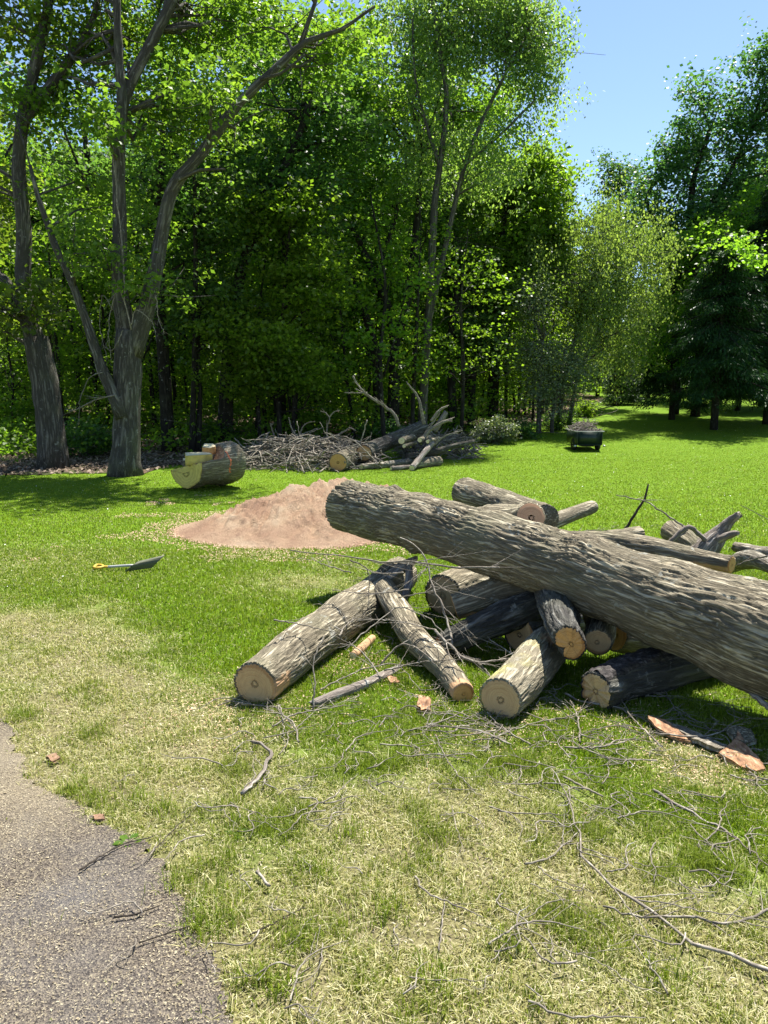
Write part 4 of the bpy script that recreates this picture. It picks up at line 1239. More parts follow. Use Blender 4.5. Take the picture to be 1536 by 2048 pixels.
# keep bark height on the camera side edge
V = V - upv[None] * (np.where(over, uu - lim, 0) + np.where(over, .035 * np.abs(noise3(V * 9)), 0))[:, None]
i_ = np.arange(ns - 1)[:, None]; j_ = np.arange(nth)[None]; j2 = (j_ + 1) % nth
Q = np.stack([i_ * nth + j_, i_ * nth + j2, (i_ + 1) * nth + j2, (i_ + 1) * nth + j_], 2).reshape(-1, 4)
ov4 = over[Q].all(1)
mk('bark', V, Q[~ov4], None, M['bark'], hs, {'rnd': np.zeros(len(V))}, True, {'bco': bco}).location = -np.array(hs.location)
mk('hollow', V - upv[None] * .002, Q[ov4], None, M['inner_bark'], hs, {'rnd': np.zeros(len(V))}, True, {'bco': bco}).location = -np.array(hs.location)
for k, sg in ((0, -1), (ns - 1, 1)):
    rim = V[k * nth:(k + 1) * nth]; cc = rim.mean(0)
    vs = [cc + axn * sg * .012]; bc = [(0, 0, 0)]
    for i in range(1, 7):
        vs += list(cc + (rim - cc) * i / 6 * .995 + axn * sg * (.012 if i < 6 else .0)); bc += [((p - cc) @ sd * i / 6, (p - cc) @ upv * i / 6, i / 6) for p in rim]
    tr = [(0, 1 + j, 1 + (j + 1) % nth) for j in range(nth)]
    qd = [(1 + i * nth + j, 1 + i * nth + (j + 1) % nth, 1 + (i + 1) * nth + (j + 1) % nth, 1 + (i + 1) * nth + j) for i in range(5) for j in range(nth)]
    mk('cut_face', vs, qd, tr, M['face_yellow'], hs, None, True, {'bco': bc}).location = -np.array(hs.location)
# sprayed paint line, a thin skin on the bark
simple('orange_paint', (.80, .20, .08), .6)
pv, pq = [], []
s0 = .60
cols = [j for j in range(nth)]
row = []
for j in range(nth):
    k = int(s0 * (ns - 1)); idx = k * nth + j
    if not over[idx] and (V[idx] - ctr[idx]) @ np.array([.2, -1, .15]) > .16 * 1:
        row.append(j)
st_ = max(1, len(row))
row = [j for j in row if (V[int(s0 * (ns - 1)) * nth + j] - ctr[int(s0 * (ns - 1)) * nth + j]) @ upv > -.12]
prev = None
for j in row:
    k = int((s0 + .015 * math.sin(j * .4)) * (ns - 1))
    wdt = 1 + (j * 7 % 3 > 0)
    a_, b_ = V[k * nth + j], V[(k + wdt) * nth + j]
    pv += [a_ + rd_[k * nth + j] * .004, b_ + rd_[k * nth + j] * .004]
for i in range(len(pv) // 2 - 1): pq.append((2 * i, 2 * i + 1, 2 * i + 3, 2 * i + 2))
if pq: mk('paint_line', pv, pq, None, M['orange_paint'], hs).location = -np.array(hs.location)


def chunk(name, label, px, py, Y, size, rot, poly, top, sidem, cat='wood block', tilt=0.1, c=None):
    """split block: polygon section extruded, top face pale"""
    c = at(px, py, Y) if c is None else np.array(c)
    A = Acc(); n = len(poly)
    cr, sr = math.cos(rot), math.sin(rot)
    def tf(x, y, z):
        y2 = y * math.cos(tilt) - z * math.sin(tilt); z2 = y * math.sin(tilt) + z * math.cos(tilt)
        return c + np.array([x * cr - y2 * sr, x * sr + y2 * cr, z2])
    nl = 5
    V = []
    for l in range(nl):
        for p in poly:
            v = tf(p[0] * size[0], p[1] * size[1], (l / (nl - 1) - .5) * size[2]); V.append(v)
    V = np.array(V); V += noise3(V * 18)[:, None] * .008
    Q = [(l * n + j, l * n + (j + 1) % n, (l + 1) * n + (j + 1) % n, (l + 1) * n + j) for l in range(nl - 1) for j in range(n)]
    V = np.vstack([V, V[:n].mean(0), V[-n:].mean(0)])
    T = [(len(V) - 2, (j + 1) % n, j) for j in range(n)]
    rt = root(name, label, cat, (c[0], c[1], c[2] - size[2] / 2))
    mk('side', V, Q, T, M[sidem], rt, {'rnd': np.zeros(len(V))}, False, {'bco': V}).location = -np.array(rt.location)
    tp = V[(nl - 1) * n:nl * n]; cc = tp.mean(0); nn_ = np.cross(tp[1] - tp[0], tp[2] - tp[1]); nn_ /= np.linalg.norm(nn_)
    if nn_[2] < 0: nn_ = -nn_
    vs = [cc + nn_ * .004] + [cc + (p - cc) * .985 + nn_ * .003 for p in tp]
    mk('top_face', vs, None, [(0, 1 + j, 1 + (j + 1) % n) for j in range(n)], M[top], rt, None, False, {'bco': [(0, 0, .3)] + [((p - cc)[0], (p - cc)[1], .7) for p in tp]}).location = -np.array(rt.location)


def onlog(sf, side, up): return P0 + axv * sf + sd * side + upv * up


chunk('wood_wedge', 'wide pale split wedge lying on the split trunk, nearest its yellow end', 0, 0, 0, (.22, .17, .15), .5, [(-1, -.8), (1, -.5), (.95, .7), (-.7, .9)], 'face_pale', 'face_yellow', c=onlog(.17, .10, .135))
chunk('bark_block', 'grey bark-covered block in the middle of the split trunk', 0, 0, 0, (.15, .13, .12), .9, [(-1, -.5), (-.3, -1), (.8, -.7), (1, .3), (.3, 1), (-.8, .8)], 'bark', 'bark_pale', c=onlog(.46, .0, .13))
chunk('corner_wedge', 'small pale three-sided wedge perched highest on the split trunk', 0, 0, 0, (.11, .11, .13), .3, [(-1, -.6), (.1, -1.1), (1, -.2), (.7, .9), (-.6, .9)], 'face_pale', 'face_orange', tilt=.25, c=onlog(.50, .03, .25))
chunk('side_block', 'pale block half hidden at the left rim of the split trunk', 0, 0, 0, (.10, .10, .10), .4, [(-1, -.8), (.9, -.9), (1, .8), (-.8, 1)], 'face_pale', 'bark_pale', c=onlog(.22, -.20, .05))

# ------------------------------------------------------------------ far brush pile
YB = 15.8
pb = G(620, 945)
def brush_h(x, y):
    q = (x / 1.55) ** 2 + ((y) / 1.1) ** 2
    return .64 * max(0, 1 - q) ** .7 if q < 1 else 0
stick_heap('brush_pile', 'broad tangled heap of bare grey sticks at the wood edge', 'brush pile', 700, (-1.55, 1.55, -1.1, 1.1), brush_h, (.007, .017), (.4, 1.3), 'stick', 'stuff', (pb[0] - .2, pb[1] + 1.35, pb[2]), 5, .28, 0)
pb2 = G(890, 925)
def brush_h2(x, y):
    q = (x / 1.1) ** 2 + ((y) / .8) ** 2
    return .55 * max(0, 1 - q) ** .6 if q < 1 else 0
stick_heap('brush_tangle', 'smaller tangle of broken branches at the right of the far logs', 'brush pile', 240, (-1.0, .8, -.7, .7), brush_h2, (.008, .02), (.4, 1.1), 'stick', 'stuff', (pb2[0] - .05, pb2[1] + 1.35, pb2[2]), 8, .5, 0)

FP = 'logs of the far pile'
LF = dict(seg=36, step=.05, depth=.006, coarse=.012)
def flog(name, label, nodes, mat='bark', faces=(None, None), **k):
    a = dict(LF); a.update(k)
    return log(name, label, nodes, mat, faces, group=FP, **a)
flog('cut_round', 'broad round log with an orange face in front of the brush heap', [(676, 925, 19), (700, 915, 19, None), (722, 908, 18, None)], faces=('face_orange', None))
flog('felled_trunk', 'long grey felled trunk slanting up and back over the far pile', [(728, 906, 17, 15.6), (745, 898, 16, 16.0), (800, 874, 14.5, 17.0), (845, 853, 13.5, 18.0)], mat='bark_tree', faces=('face', 'face'))
flog('far_long_log', 'long pale log lying lowest along the front of the far pile', [(722, 934, 6.5), (800, 926, 7), (860, 915, 7.5)], faces=('face_pale', None), mat='bark_pale')
flog('crossed_log', 'pale barkless log leaning across the front of the far pile', [(824, 936, 6), (845, 910, 6, 15.6), (865, 886, 5.5, 16.1)], mat='driftwood', faces=('face_pale', None))
flog('short_far_log', 'short pale log on the grass at the foot of the leaning barkless log', [(782, 937, 4.8), (820, 934, 5)], mat='driftwood', faces=('face_pale', None))
flog('brown_far_log', 'brown log reaching out right from the far pile', [(810, 914, 7, 16.2), (870, 904, 7.5, 16.2), (900, 894, 5.5, 16.3), (948, 883, 4, 16.4)], mat='bark_tree', faces=(None, 'face_pale'))
flog('lone_far_log', 'thin log lying apart on the grass right of the far pile', [(900, 906, 4), (955, 901, 4)], mat='bark_pale', faces=(None, 'face_pale'))
flog('cross_cut_log', 'thick short log with end facing left under the brown far log', [(878, 922, 9), (850, 926, 9), (830, 930, 8)], faces=('face', None), mat='bark')
for (a_, b_, r_, lb) in ((839, 880, 5.5, 'small sawn log end showing in the far pile, left of a pair'), (855, 883, 4.5, 'small sawn log end showing in the far pile, right of a pair'), (803, 881, 7, 'barky log end below the felled trunk in the far pile'),
                         (808, 892, 4.5, 'tiny dark log end under the barky one in the far pile')):
    flog('small_far_log', lb, [(a_, b_, r_, 15.9), (a_ + 22, b_ - 6, r_ * .95, 16.7)], faces=('face_pale', None), seg=24)
flog('stump_log', 'thick broken log standing up steeply at the far pile', [(868, 862, 6, 17.2), (882, 842, 5.5, 17.2), (892, 824, 5, 17.2)], mat='driftwood', ends=(0, .05), seg=20)
for i, (nm, lb, pts, a_, b_) in enumerate([
    ('tall_branch', 'tall curved bare branch sticking up from the far pile', [(798, 852), (785, 825), (741, 794), (721, 777), (705, 752)], .04, .018),
    ('stub_branch', 'short bare side branch pointing left from the tall curved branch', [(735, 785), (712, 786), (690, 785)], .018, .012),
    ('thin_tall_branch', 'thin upright branch left of the centre tree trunk over far pile', [(848, 848), (843, 820), (837, 798), (828, 783), (815, 767)], .045, .015),
    ('twisted_branch', 'twisted branch pointing right at the top of the far pile', [(862, 842), (880, 820), (895, 812)], .035, .02),
    ('jutting_branch', 'branch jutting up right from the far pile middle', [(850, 868), (868, 842), (880, 826)], .03, .014),
    ('gnarled_branch', 'gnarled thick limb rising at the far pile right side', [(845, 878), (862, 858), (885, 845), (904, 838)], .05, .03),
    ('low_jut_branch', 'thin branch jutting right over the smaller tangle', [(868, 890), (890, 872), (925, 861)], .025, .01),
    ('left_curl_branch', 'curling upright stick at the left end of the brush heap', [(556, 888), (546, 865), (541, 848), (546, 850)], .015, .008),
    ('forked_upright', 'forked stick rising highest from the middle of the brush heap', [(652, 888), (655, 850), (660, 838), (652, 826), (640, 822)], .022, .010),
    ('fork_arm', 'bare arm reaching right above the brush heap', [(658, 836), (668, 824), (680, 821)], .014, .008),
    ('left_upright', 'straight stick rising left of the middle of the brush heap', [(600, 880), (585, 860), (577, 835)], .018, .008),
    ('arched_upright', 'arched stick curling right in the brush heap', [(600, 872), (605, 855), (615, 846), (630, 843)], .016, .008),
    ('right_upright', 'leaning bare stick above the broad round log', [(672, 872), (690, 862), (700, 856), (712, 862)], .022, .012),
    ('dangling_branch', 'dark branch hanging down right of the broad round log', [(706, 888), (722, 905), (735, 925), (740, 938)], .02, .012)]):
    Ys = [16.2] * len(pts)
    twig_px(nm, lb, pts, a_, b_, 1, 'stick', Ys=Ys, seed=200 + i, cat='branch', spread=.6)
chunk('far_chip', 'pale triangular wood block in front of the brush heap', 602, 934, 15.4, (.13, .08, .16), .3, [(-1, -.8), (1, -.6), (.6, 1), (-.9, .8)], 'face_pale', 'face_pale')


# ------------------------------------------------------------------ trees
LK, LS = 1.3, .82


def leaf_cloud(C, k, spread, size, droop=.35, rs=rng, asp=.42, upb=.7, radial=None):
    k = int(k * LK); size = size * LS; asp = asp * .9
    sub = 6
    C = np.repeat(C, sub, 0); C = C + rs.normal(size=C.shape) * np.asarray(spread)
    C = np.repeat(C, max(1, k // sub), 0); n = len(C)
    pos = C + rs.normal(size=(n, 3)) * np.asarray(spread) * .42
    a = rs.uniform(0, 2 * math.pi, n)
    d = np.stack([np.cos(a), np.sin(a), -droop + rs.normal(0, .45, n)], 1)
    d /= np.linalg.norm(d, axis=1)[:, None]
    nrm = rs.normal(size=(n, 3)) + np.array([0, 0, upb * 1.6]); nrm -= d * (nrm * d).sum(1)[:, None]
    s = np.cross(d, nrm); s /= np.linalg.norm(s, axis=1)[:, None] + 1e-9
    L = size * rs.uniform(.6, 1.3, n); W = L * asp
    nn_ = np.cross(s, d)
    mid = pos + d * (L * .45)[:, None] + nn_ * (L * .10)[:, None]
    V = np.stack([pos, mid - s * W[:, None], pos + d * L[:, None], mid + s * W[:, None]], 1).reshape(-1, 3)
    i = np.arange(n) * 4
    return V, np.stack([i, i + 1, i + 2, i + 3], 1), np.repeat(rs.random(n), 4)


def blob_points(c, r, m, rs=rng, shell=.45, gap=.55, gf=.5):
    """clump centres in an ellipsoid, denser near its skin, with noise-cut gaps"""
    out = []
    need = m
    for _ in range(6):
        v = rs.normal(size=(m * 3, 3)); v /= np.linalg.norm(v, axis=1)[:, None]
        q = v * (rs.random(len(v)) ** shell)[:, None]
        p = np.asarray(c) + q * np.asarray(r)
        nz = noise3(p * gf + 31)
        p = p[nz > -gap * .35]
        out.append(p)
        need -= len(p)
        if need <= 0: break
    return np.concatenate(out)[:m]


def limb_geo(A, P, R, seg=8, step=.25, wob=.0):
    V, Q, T, b, fr = tube(P, R, seg, step, (lambda b, L, th: .10 * R[0] * noise3(b * 3)) if seg > 8 else None)
    A.add(V, Q, T, None, b + rng.uniform(0, 9))
    return fr


def make_tree(name, label, stems, blobs, leaf='oak', trunk='bark_dark', k=46, spread=(.34, .34, .2), size=.13, droop=.3, limbs=26, group=None, cat='tree', rs=rng, gf=.5, gap=.6, asp=.42, seg=14, dens=1.0, split_limb=True, base=None):
    """stems: list of lists of (P,R) world; blobs: list of (centre, radii, clumps)"""
    base = np.array(stems[0][0][0]) if base is None else np.array(base)
    rt = root(name, label, cat, base, group)
    A = Acc(); sk, skr = [], []
    for s in stems:
        P = [p for p, r in s]; R = [r for p, r in s]
        fr = limb_geo(A, P, R, seg if R[0] > .06 else 8, .22)
        sk.append(fr[3]); skr.append(fr[4])
    SK = np.concatenate(sk); SR = np.concatenate(skr)
    LV, LQ, LA, n0 = [], [], [], 0
    cs = []
    if leaf in ('deep', 'oak') and cat == 'tree': dens = dens * .72
    if leaf == 'lime' and cat == 'tree': dens = dens * .8
    for (c, r, mcl) in blobs:
        C = blob_points(c, r, max(3, int(mcl * dens)), rs, gap=gap, gf=gf); cs.append(C)
    C = np.concatenate(cs)
    V, Q, a = leaf_cloud(C, k, spread, size, droop, rs, asp)
    # limbs out to some of the clumps
    if limbs:
        pick = C[rs.choice(len(C), min(limbs, len(C)), replace=False)]
        for p in pick:
            d = np.linalg.norm(SK - p, axis=1) + 1.6 * np.maximum(0, SK[:, 2] - p[2] + .5)
            j = int(np.argmin(d)); q = SK[j]; L = np.linalg.norm(p - q)
            if L < .4 or L > 7: continue
            r0 = min(SR[j] * .55, .022 + .011 * L)
            side = rs.normal(size=3) * .10 * L
            mid1 = q * .66 + p * .34 + side + np.array([0, 0, .06 * L]); mid2 = q * .33 + p * .67 + side * .3 + np.array([0, 0, .07 * L])
            P = [q, mid1, mid2, p]; fr = limb_geo(A, P, [r0, r0 * .7, r0 * .45, r0 * .15], 6, .4)
            for _ in range(3):
                kk = rs.integers(len(fr[3]) // 3, len(fr[3]))
                e = fr[3][kk] + rs.normal(size=3) * np.array([.55, .55, .35])
                limb_geo(A, [fr[3][kk], (fr[3][kk] + e) / 2 + rs.normal(size=3) * .08, e], [max(.006, fr[4][kk] * .5), .008, .004], 5, .4)
    A.obj('trunk', M[trunk], rt, True, None).location = -base
    o = mk('crown', V, Q, None, M[leaf], rt, {'rnd': a}, False); o.location = -base
    return rt


def S(nodes, Y):
    out = []
    for q in nodes:
        y = q[3] if len(q) > 3 else Y
        p = at(q[0], q[1], y); out.append((p, max(.004, q[2] * dep(p) / F)))
    p, r = out[0]
    return out


def rooted(nodes, Y):
    """first node is dropped to the ground with a root flare"""
    s = S(nodes, Y); p, r = s[0]
    g = np.array([p[0], p[1], float(gz(p[0], p[1])) - .05])
    if p[2] - g[2] > .1: s.insert(0, (g, r * 1.12))
    else: s[0] = (g, r)
    return s


def Bl(px, py, Y, rx, rz, n, ry=None):
    c = at(px, py, Y); u = dep(c) / F
    return (c, (rx * u, (ry if ry else rx * u * .8), rz * u), n)


# --- the forked tree left
FT = make_tree('forked_tree', 'big grey forked tree at the lawn edge behind the split trunk', [
    rooted([(250, 946, 38), (250, 925, 31), (252, 890, 28), (254, 800, 27), (256, 720, 28), (258, 660, 25)], 14.2),
    S([(256, 700, 22), (248, 640, 18), (238, 560, 15), (240, 450, 14), (238, 330, 12), (243, 200, 10), (235, 60, 8), (232, -150, 6), (250, -400, 4)], 14.2),
    S([(264, 710, 21), (278, 660, 20), (300, 590, 17), (320, 490, 14), (345, 380, 12.5), (400, 310, 11), (480, 205, 9.5), (560, 130, 8), (610, 85, 6), (680, 60, 4), (750, 12, 2.5)], 14.2),
    S([(600, 92, 5.5), (618, 40, 4.5), (640, -30, 3.5), (650, -120, 2)], 14.2),
    S([(243, 230, 8), (262, 165, 11), (300, 90, 11), (345, 0, 10), (385, -110, 8), (420, -300, 4)], 14.3),
    S([(244, 835, 14), (222, 780, 12), (205, 740, 11), (185, 680, 9.5), (150, 580, 7.5), (110, 490, 6.5), (75, 390, 5), (60, 330, 3)], 14.0),
    S([(355, 360, 5), (400, 340, 3.5), (450, 338, 2)], 14.0),
    S([(520, 160, 4), (560, 148, 3), (610, 110, 2)], 14.0)],
    [Bl(90, 250, 15.8, 110, 120, 30), Bl(200, 90, 15.8, 130, 110, 38), Bl(390, 60, 15.9, 110, 90, 34), Bl(520, 20, 15.4, 110, 60, 26), Bl(640, 90, 15, 90, 60, 26), Bl(330, 230, 15.9, 90, 90, 26),
     Bl(460, 230, 15.6, 80, 60, 18), Bl(180, 400, 15.6, 80, 70, 16), Bl(300, 400, 15.3, 50, 60, 6), Bl(85, 560, 13.6, 85, 32, 20), Bl(170, 500, 13.8, 60, 60, 8), Bl(280, 560, 13.9, 25, 25, 3), Bl(560, 210, 15.2, 60, 50, 12),
     Bl(420, 150, 13.4, 60, 60, 7), Bl(190, 220, 13.4, 50, 60, 6), Bl(300, -180, 16, 330, 160, 44)],
    leaf='oak', trunk='bark_tree', k=84, spread=(.30, .30, .2), size=.135, limbs=60, seg=28, gap=.5, asp=.34)

for pts_, r_ in (([(262, 660), (250, 600), (246, 520), (238, 430), (228, 330), (212, 250)], .016), ([(262, 650), (272, 620), (300, 640), (312, 665)], .012), ([(246, 660), (225, 700), (205, 690)], .010), ([(240, 560), (218, 640), (222, 720)], .009),
                 ([(230, 790), (190, 800), (150, 820), (130, 818)], .014), ([(205, 745), (180, 755), (160, 800), (158, 850)], .010), ([(312, 590), (318, 640), (330, 668)], .010), ([(225, 620), (205, 590), (200, 650), (214, 720)], .008)):
    A = Acc(); rs_ = random.Random(len(pts_) + int(r_ * 1e4))
    P = [at(a, b, 13.75) for a, b in pts_]
    twig_geo(A, P, np.linspace(r_, r_ * .4, len(P)), 1, 5, .8, False, rs_)
    A.obj('dead_branch', M['stick'], FT, True).location = -np.array(FT.location)

make_tree('leaning_tree', 'thick dark tree leaning left at the picture edge', [
    rooted([(106, 935, 33), (104, 900, 29), (97, 820, 27), (85, 740, 26), (72, 675, 24)], 15.5),
    S([(74, 690, 20), (52, 620, 18), (46, 540, 15), (48, 450, 15), (38, 340, 13), (45, 240, 12), (70, 130, 11), (98, 0, 9), (110, -200, 5)], 15.5),
    S([(68, 660, 14), (40, 600, 12), (10, 560, 9), (-40, 520, 6)], 15.5),
    S([(48, 250, 7), (95, 180, 10), (125, 140, 10), (160, 90, 8), (185, 40, 6), (210, -60, 4)], 15.5)],
    [Bl(0, 120, 16.6, 130, 130, 32), Bl(-20, 380, 16.6, 120, 100, 26), Bl(60, 600, 15.2, 70, 30, 12), Bl(-60, 620, 15.5, 100, 90, 24), Bl(150, 20, 15.8, 110, 80, 26), Bl(30, -200, 16, 200, 150, 40)],
    leaf='oak', trunk='bark_tree', k=62, spread=(.34, .34, .22), size=.15, limbs=44, seg=24)

# --- single trees along the wood edge (crowns placed in the air where they are seen)
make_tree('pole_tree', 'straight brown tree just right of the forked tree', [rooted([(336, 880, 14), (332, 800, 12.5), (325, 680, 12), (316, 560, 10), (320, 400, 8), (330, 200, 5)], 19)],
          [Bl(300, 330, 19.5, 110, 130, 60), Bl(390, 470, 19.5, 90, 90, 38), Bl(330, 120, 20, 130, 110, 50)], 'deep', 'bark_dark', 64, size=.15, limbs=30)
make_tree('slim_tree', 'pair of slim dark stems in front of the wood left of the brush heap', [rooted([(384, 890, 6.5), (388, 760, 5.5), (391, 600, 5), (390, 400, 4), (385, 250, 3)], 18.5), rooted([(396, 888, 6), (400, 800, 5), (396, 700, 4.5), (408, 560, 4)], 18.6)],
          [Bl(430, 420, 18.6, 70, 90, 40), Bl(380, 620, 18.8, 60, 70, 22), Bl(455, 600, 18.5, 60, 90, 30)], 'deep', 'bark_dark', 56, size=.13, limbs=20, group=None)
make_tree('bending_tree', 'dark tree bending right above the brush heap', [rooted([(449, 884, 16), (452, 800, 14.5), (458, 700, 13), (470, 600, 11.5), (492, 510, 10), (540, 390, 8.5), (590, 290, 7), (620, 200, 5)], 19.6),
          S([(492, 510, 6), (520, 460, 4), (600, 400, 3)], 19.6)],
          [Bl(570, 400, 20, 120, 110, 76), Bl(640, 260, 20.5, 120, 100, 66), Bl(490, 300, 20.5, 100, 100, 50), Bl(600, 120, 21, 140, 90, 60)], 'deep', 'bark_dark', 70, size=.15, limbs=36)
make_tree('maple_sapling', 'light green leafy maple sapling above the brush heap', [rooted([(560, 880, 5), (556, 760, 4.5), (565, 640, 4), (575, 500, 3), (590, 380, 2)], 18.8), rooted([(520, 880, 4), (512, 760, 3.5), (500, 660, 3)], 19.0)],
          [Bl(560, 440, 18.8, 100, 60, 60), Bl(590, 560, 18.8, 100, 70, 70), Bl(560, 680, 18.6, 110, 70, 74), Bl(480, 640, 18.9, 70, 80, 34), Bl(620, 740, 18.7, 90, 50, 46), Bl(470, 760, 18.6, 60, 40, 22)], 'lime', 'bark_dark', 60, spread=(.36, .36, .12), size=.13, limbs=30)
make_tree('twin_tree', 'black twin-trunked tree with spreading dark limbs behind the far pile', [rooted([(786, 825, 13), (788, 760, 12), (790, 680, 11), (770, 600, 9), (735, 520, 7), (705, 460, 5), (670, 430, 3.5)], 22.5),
          rooted([(758, 838, 11), (755, 760, 10), (748, 690, 9), (720, 600, 8), (680, 520, 6), (655, 490, 5), (640, 380, 3)], 22.3),
          S([(790, 690, 9), (815, 600, 8), (830, 480, 7), (838, 400, 6), (845, 300, 4)], 22.5), S([(765, 590, 6), (765, 520, 5), (790, 440, 4), (800, 380, 3)], 22.5)],
          [Bl(720, 420, 23, 120, 110, 66), Bl(760, 260, 24, 120, 110, 66), Bl(690, 600, 23.2, 100, 90, 50), Bl(800, 560, 24, 90, 100, 40), Bl(720, 130, 24, 90, 100, 60), Bl(830, 180, 25.5, 110, 110, 60), Bl(930, 240, 26, 100, 100, 60)], 'oak', 'bark_dark', 74, size=.16, limbs=36)
make_tree('tall_airy_tree', 'tallest airy tree in the middle with a slender grey leaning trunk', [rooted([(845, 832, 9.5), (850, 740, 8.5), (858, 620, 8), (864, 500, 7.5), (870, 400, 7), (884, 300, 6), (893, 190, 5), (880, 110, 4), (865, 0, 3)], 21.5),
          S([(858, 640, 6), (885, 520, 5.5), (905, 430, 5), (930, 330, 4.5), (965, 240, 4), (1010, 150, 3), (1060, 60, 2)], 21.5), S([(878, 330, 4), (850, 240, 3), (830, 150, 2.5), (825, 40, 2)], 21.5),
          S([(930, 330, 3), (1000, 270, 2.5), (1070, 200, 2)], 21.5)],
          [Bl(880, 110, 22, 110, 150, 96), Bl(985, 130, 22, 95, 160, 104), Bl(1056, 100, 22, 60, 120, 60), Bl(800, 60, 23, 90, 100, 50), Bl(1085, 210, 22, 38, 50, 8), Bl(960, 320, 22, 100, 90, 40), Bl(840, 300, 22, 60, 90, 24), Bl(940, -60, 22, 140, 90, 60)], 'birch', 'bark_tree', 66,
          spread=(.38, .38, .30), size=.13, droop=.9, limbs=70, asp=.3, gap=.4)
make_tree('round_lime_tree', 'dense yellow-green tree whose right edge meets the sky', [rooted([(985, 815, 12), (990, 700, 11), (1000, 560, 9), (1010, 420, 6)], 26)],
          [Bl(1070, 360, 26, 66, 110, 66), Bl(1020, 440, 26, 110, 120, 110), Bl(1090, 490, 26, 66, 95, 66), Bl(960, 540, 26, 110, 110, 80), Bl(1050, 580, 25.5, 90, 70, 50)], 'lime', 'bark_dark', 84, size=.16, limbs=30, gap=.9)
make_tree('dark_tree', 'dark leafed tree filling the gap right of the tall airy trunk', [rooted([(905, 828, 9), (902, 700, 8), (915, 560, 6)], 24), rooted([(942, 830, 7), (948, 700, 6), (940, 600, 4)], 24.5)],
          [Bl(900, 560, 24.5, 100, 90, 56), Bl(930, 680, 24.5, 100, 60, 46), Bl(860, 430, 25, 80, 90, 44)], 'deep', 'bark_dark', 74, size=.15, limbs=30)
make_tree('weeping_birch', 'pale yellow-green weeping birch beside the lawn gap', [rooted([(1120, 828, 5), (1128, 760, 5), (1150, 680, 4.5), (1175, 590, 3.5), (1195, 500, 2.5), (1205, 440, 1.5)], 24.6), rooted([(1142, 826, 4), (1160, 740, 3.5), (1215, 620, 3), (1240, 530, 2)], 24.8)],
          [Bl(1190, 480, 24.5, 80, 60, 36), Bl(1165, 570, 24.2, 110, 80, 56), Bl(1250, 560, 24.8, 80, 120, 52), Bl(1110, 620, 24, 70, 80, 36), Bl(1225, 700, 25, 85, 80, 48), Bl(1310, 560, 25.5, 46, 100, 20)], 'birch', 'bark_tree', 96, spread=(.24, .24, .6), size=.105, droop=1.5, limbs=70, asp=.36, gap=.55)
make_tree('silver_shrub', 'tall silvery grey-green shrub at the wood corner', [rooted([(1078, 832, 5), (1080, 760, 4), (1085, 680, 3)], 23.5), rooted([(1105, 830, 4), (1120, 760, 3), (1130, 700, 2)], 23.6)],
          [Bl(1085, 640, 23.8, 55, 60, 34), Bl(1075, 730, 23.6, 60, 60, 50), Bl(1130, 740, 23.8, 50, 60, 36), Bl(1060, 795, 23.4, 40, 30, 18), Bl(1165, 700, 24.2, 40, 50, 16)], 'silver', 'bark_tree', 80, spread=(.3, .3, .25), size=.08, droop=.1, limbs=40, gap=.5)
make_tree('sky_oak', 'blue-green oak at right standing up against the sky', [rooted([(1392, 800, 9), (1390, 700, 9), (1386, 560, 8), (1380, 440, 7), (1390, 350, 5), (1420, 260, 4)], 30), S([(1386, 560, 5), (1330, 500, 4), (1290, 400, 3)], 30),
          S([(1380, 450, 5), (1440, 380, 4), (1500, 260, 3)], 30)],
          [Bl(1385, 200, 30, 44, 45, 10), Bl(1400, 290, 30, 75, 60, 26), Bl(1345, 350, 30, 55, 40, 16), Bl(1480, 230, 30, 66, 75, 28), Bl(1440, 340, 30.5, 90, 80, 44), Bl(1330, 420, 30, 66, 45, 20), Bl(1420, 450, 30.5, 100, 70, 46),
           Bl(1520, 130, 30, 50, 60, 16), Bl(1505, 400, 31, 80, 120, 50), Bl(1350, 500, 30.5, 80, 60, 30), Bl(1590, 180, 30, 90, 130, 40)], 'cool', 'bark_dark', 78, spread=(.42, .42, .28), size=.17, limbs=70, gap=.45, gf=.7)
make_tree('yellow_maple', 'sunlit yellow-green maple under the sky oak', [rooted([(1345, 800, 6), (1350, 700, 6), (1345, 560, 4)], 28.5)],
          [Bl(1345, 520, 28.5, 66, 50, 30), Bl(1370, 620, 28.5, 70, 70, 40), Bl(1320, 680, 28.5, 55, 60, 24), Bl(1440, 500, 27, 50, 45, 12), Bl(1495, 410, 27.5, 60, 60, 14), Bl(1470, 500, 24, 60, 50, 12), Bl(1400, 470, 28, 60, 50, 20)], 'lime', 'bark_dark', 70, size=.15, limbs=26)
make_tree('slim_poplar', 'slim light green tree rising behind the birch below the sky', [rooted([(1232, 800, 5), (1235, 600, 4), (1238, 420, 3), (1240, 330, 2)], 36)],
          [Bl(1240, 360, 36, 44, 60, 26), Bl(1225, 440, 36, 50, 60, 30), Bl(1290, 400, 36, 40, 44, 12), Bl(1290, 480, 36, 60, 70, 26), Bl(1200, 480, 36, 40, 60, 20)], 'cool', 'bark_dark', 66, size=.16, limbs=26)


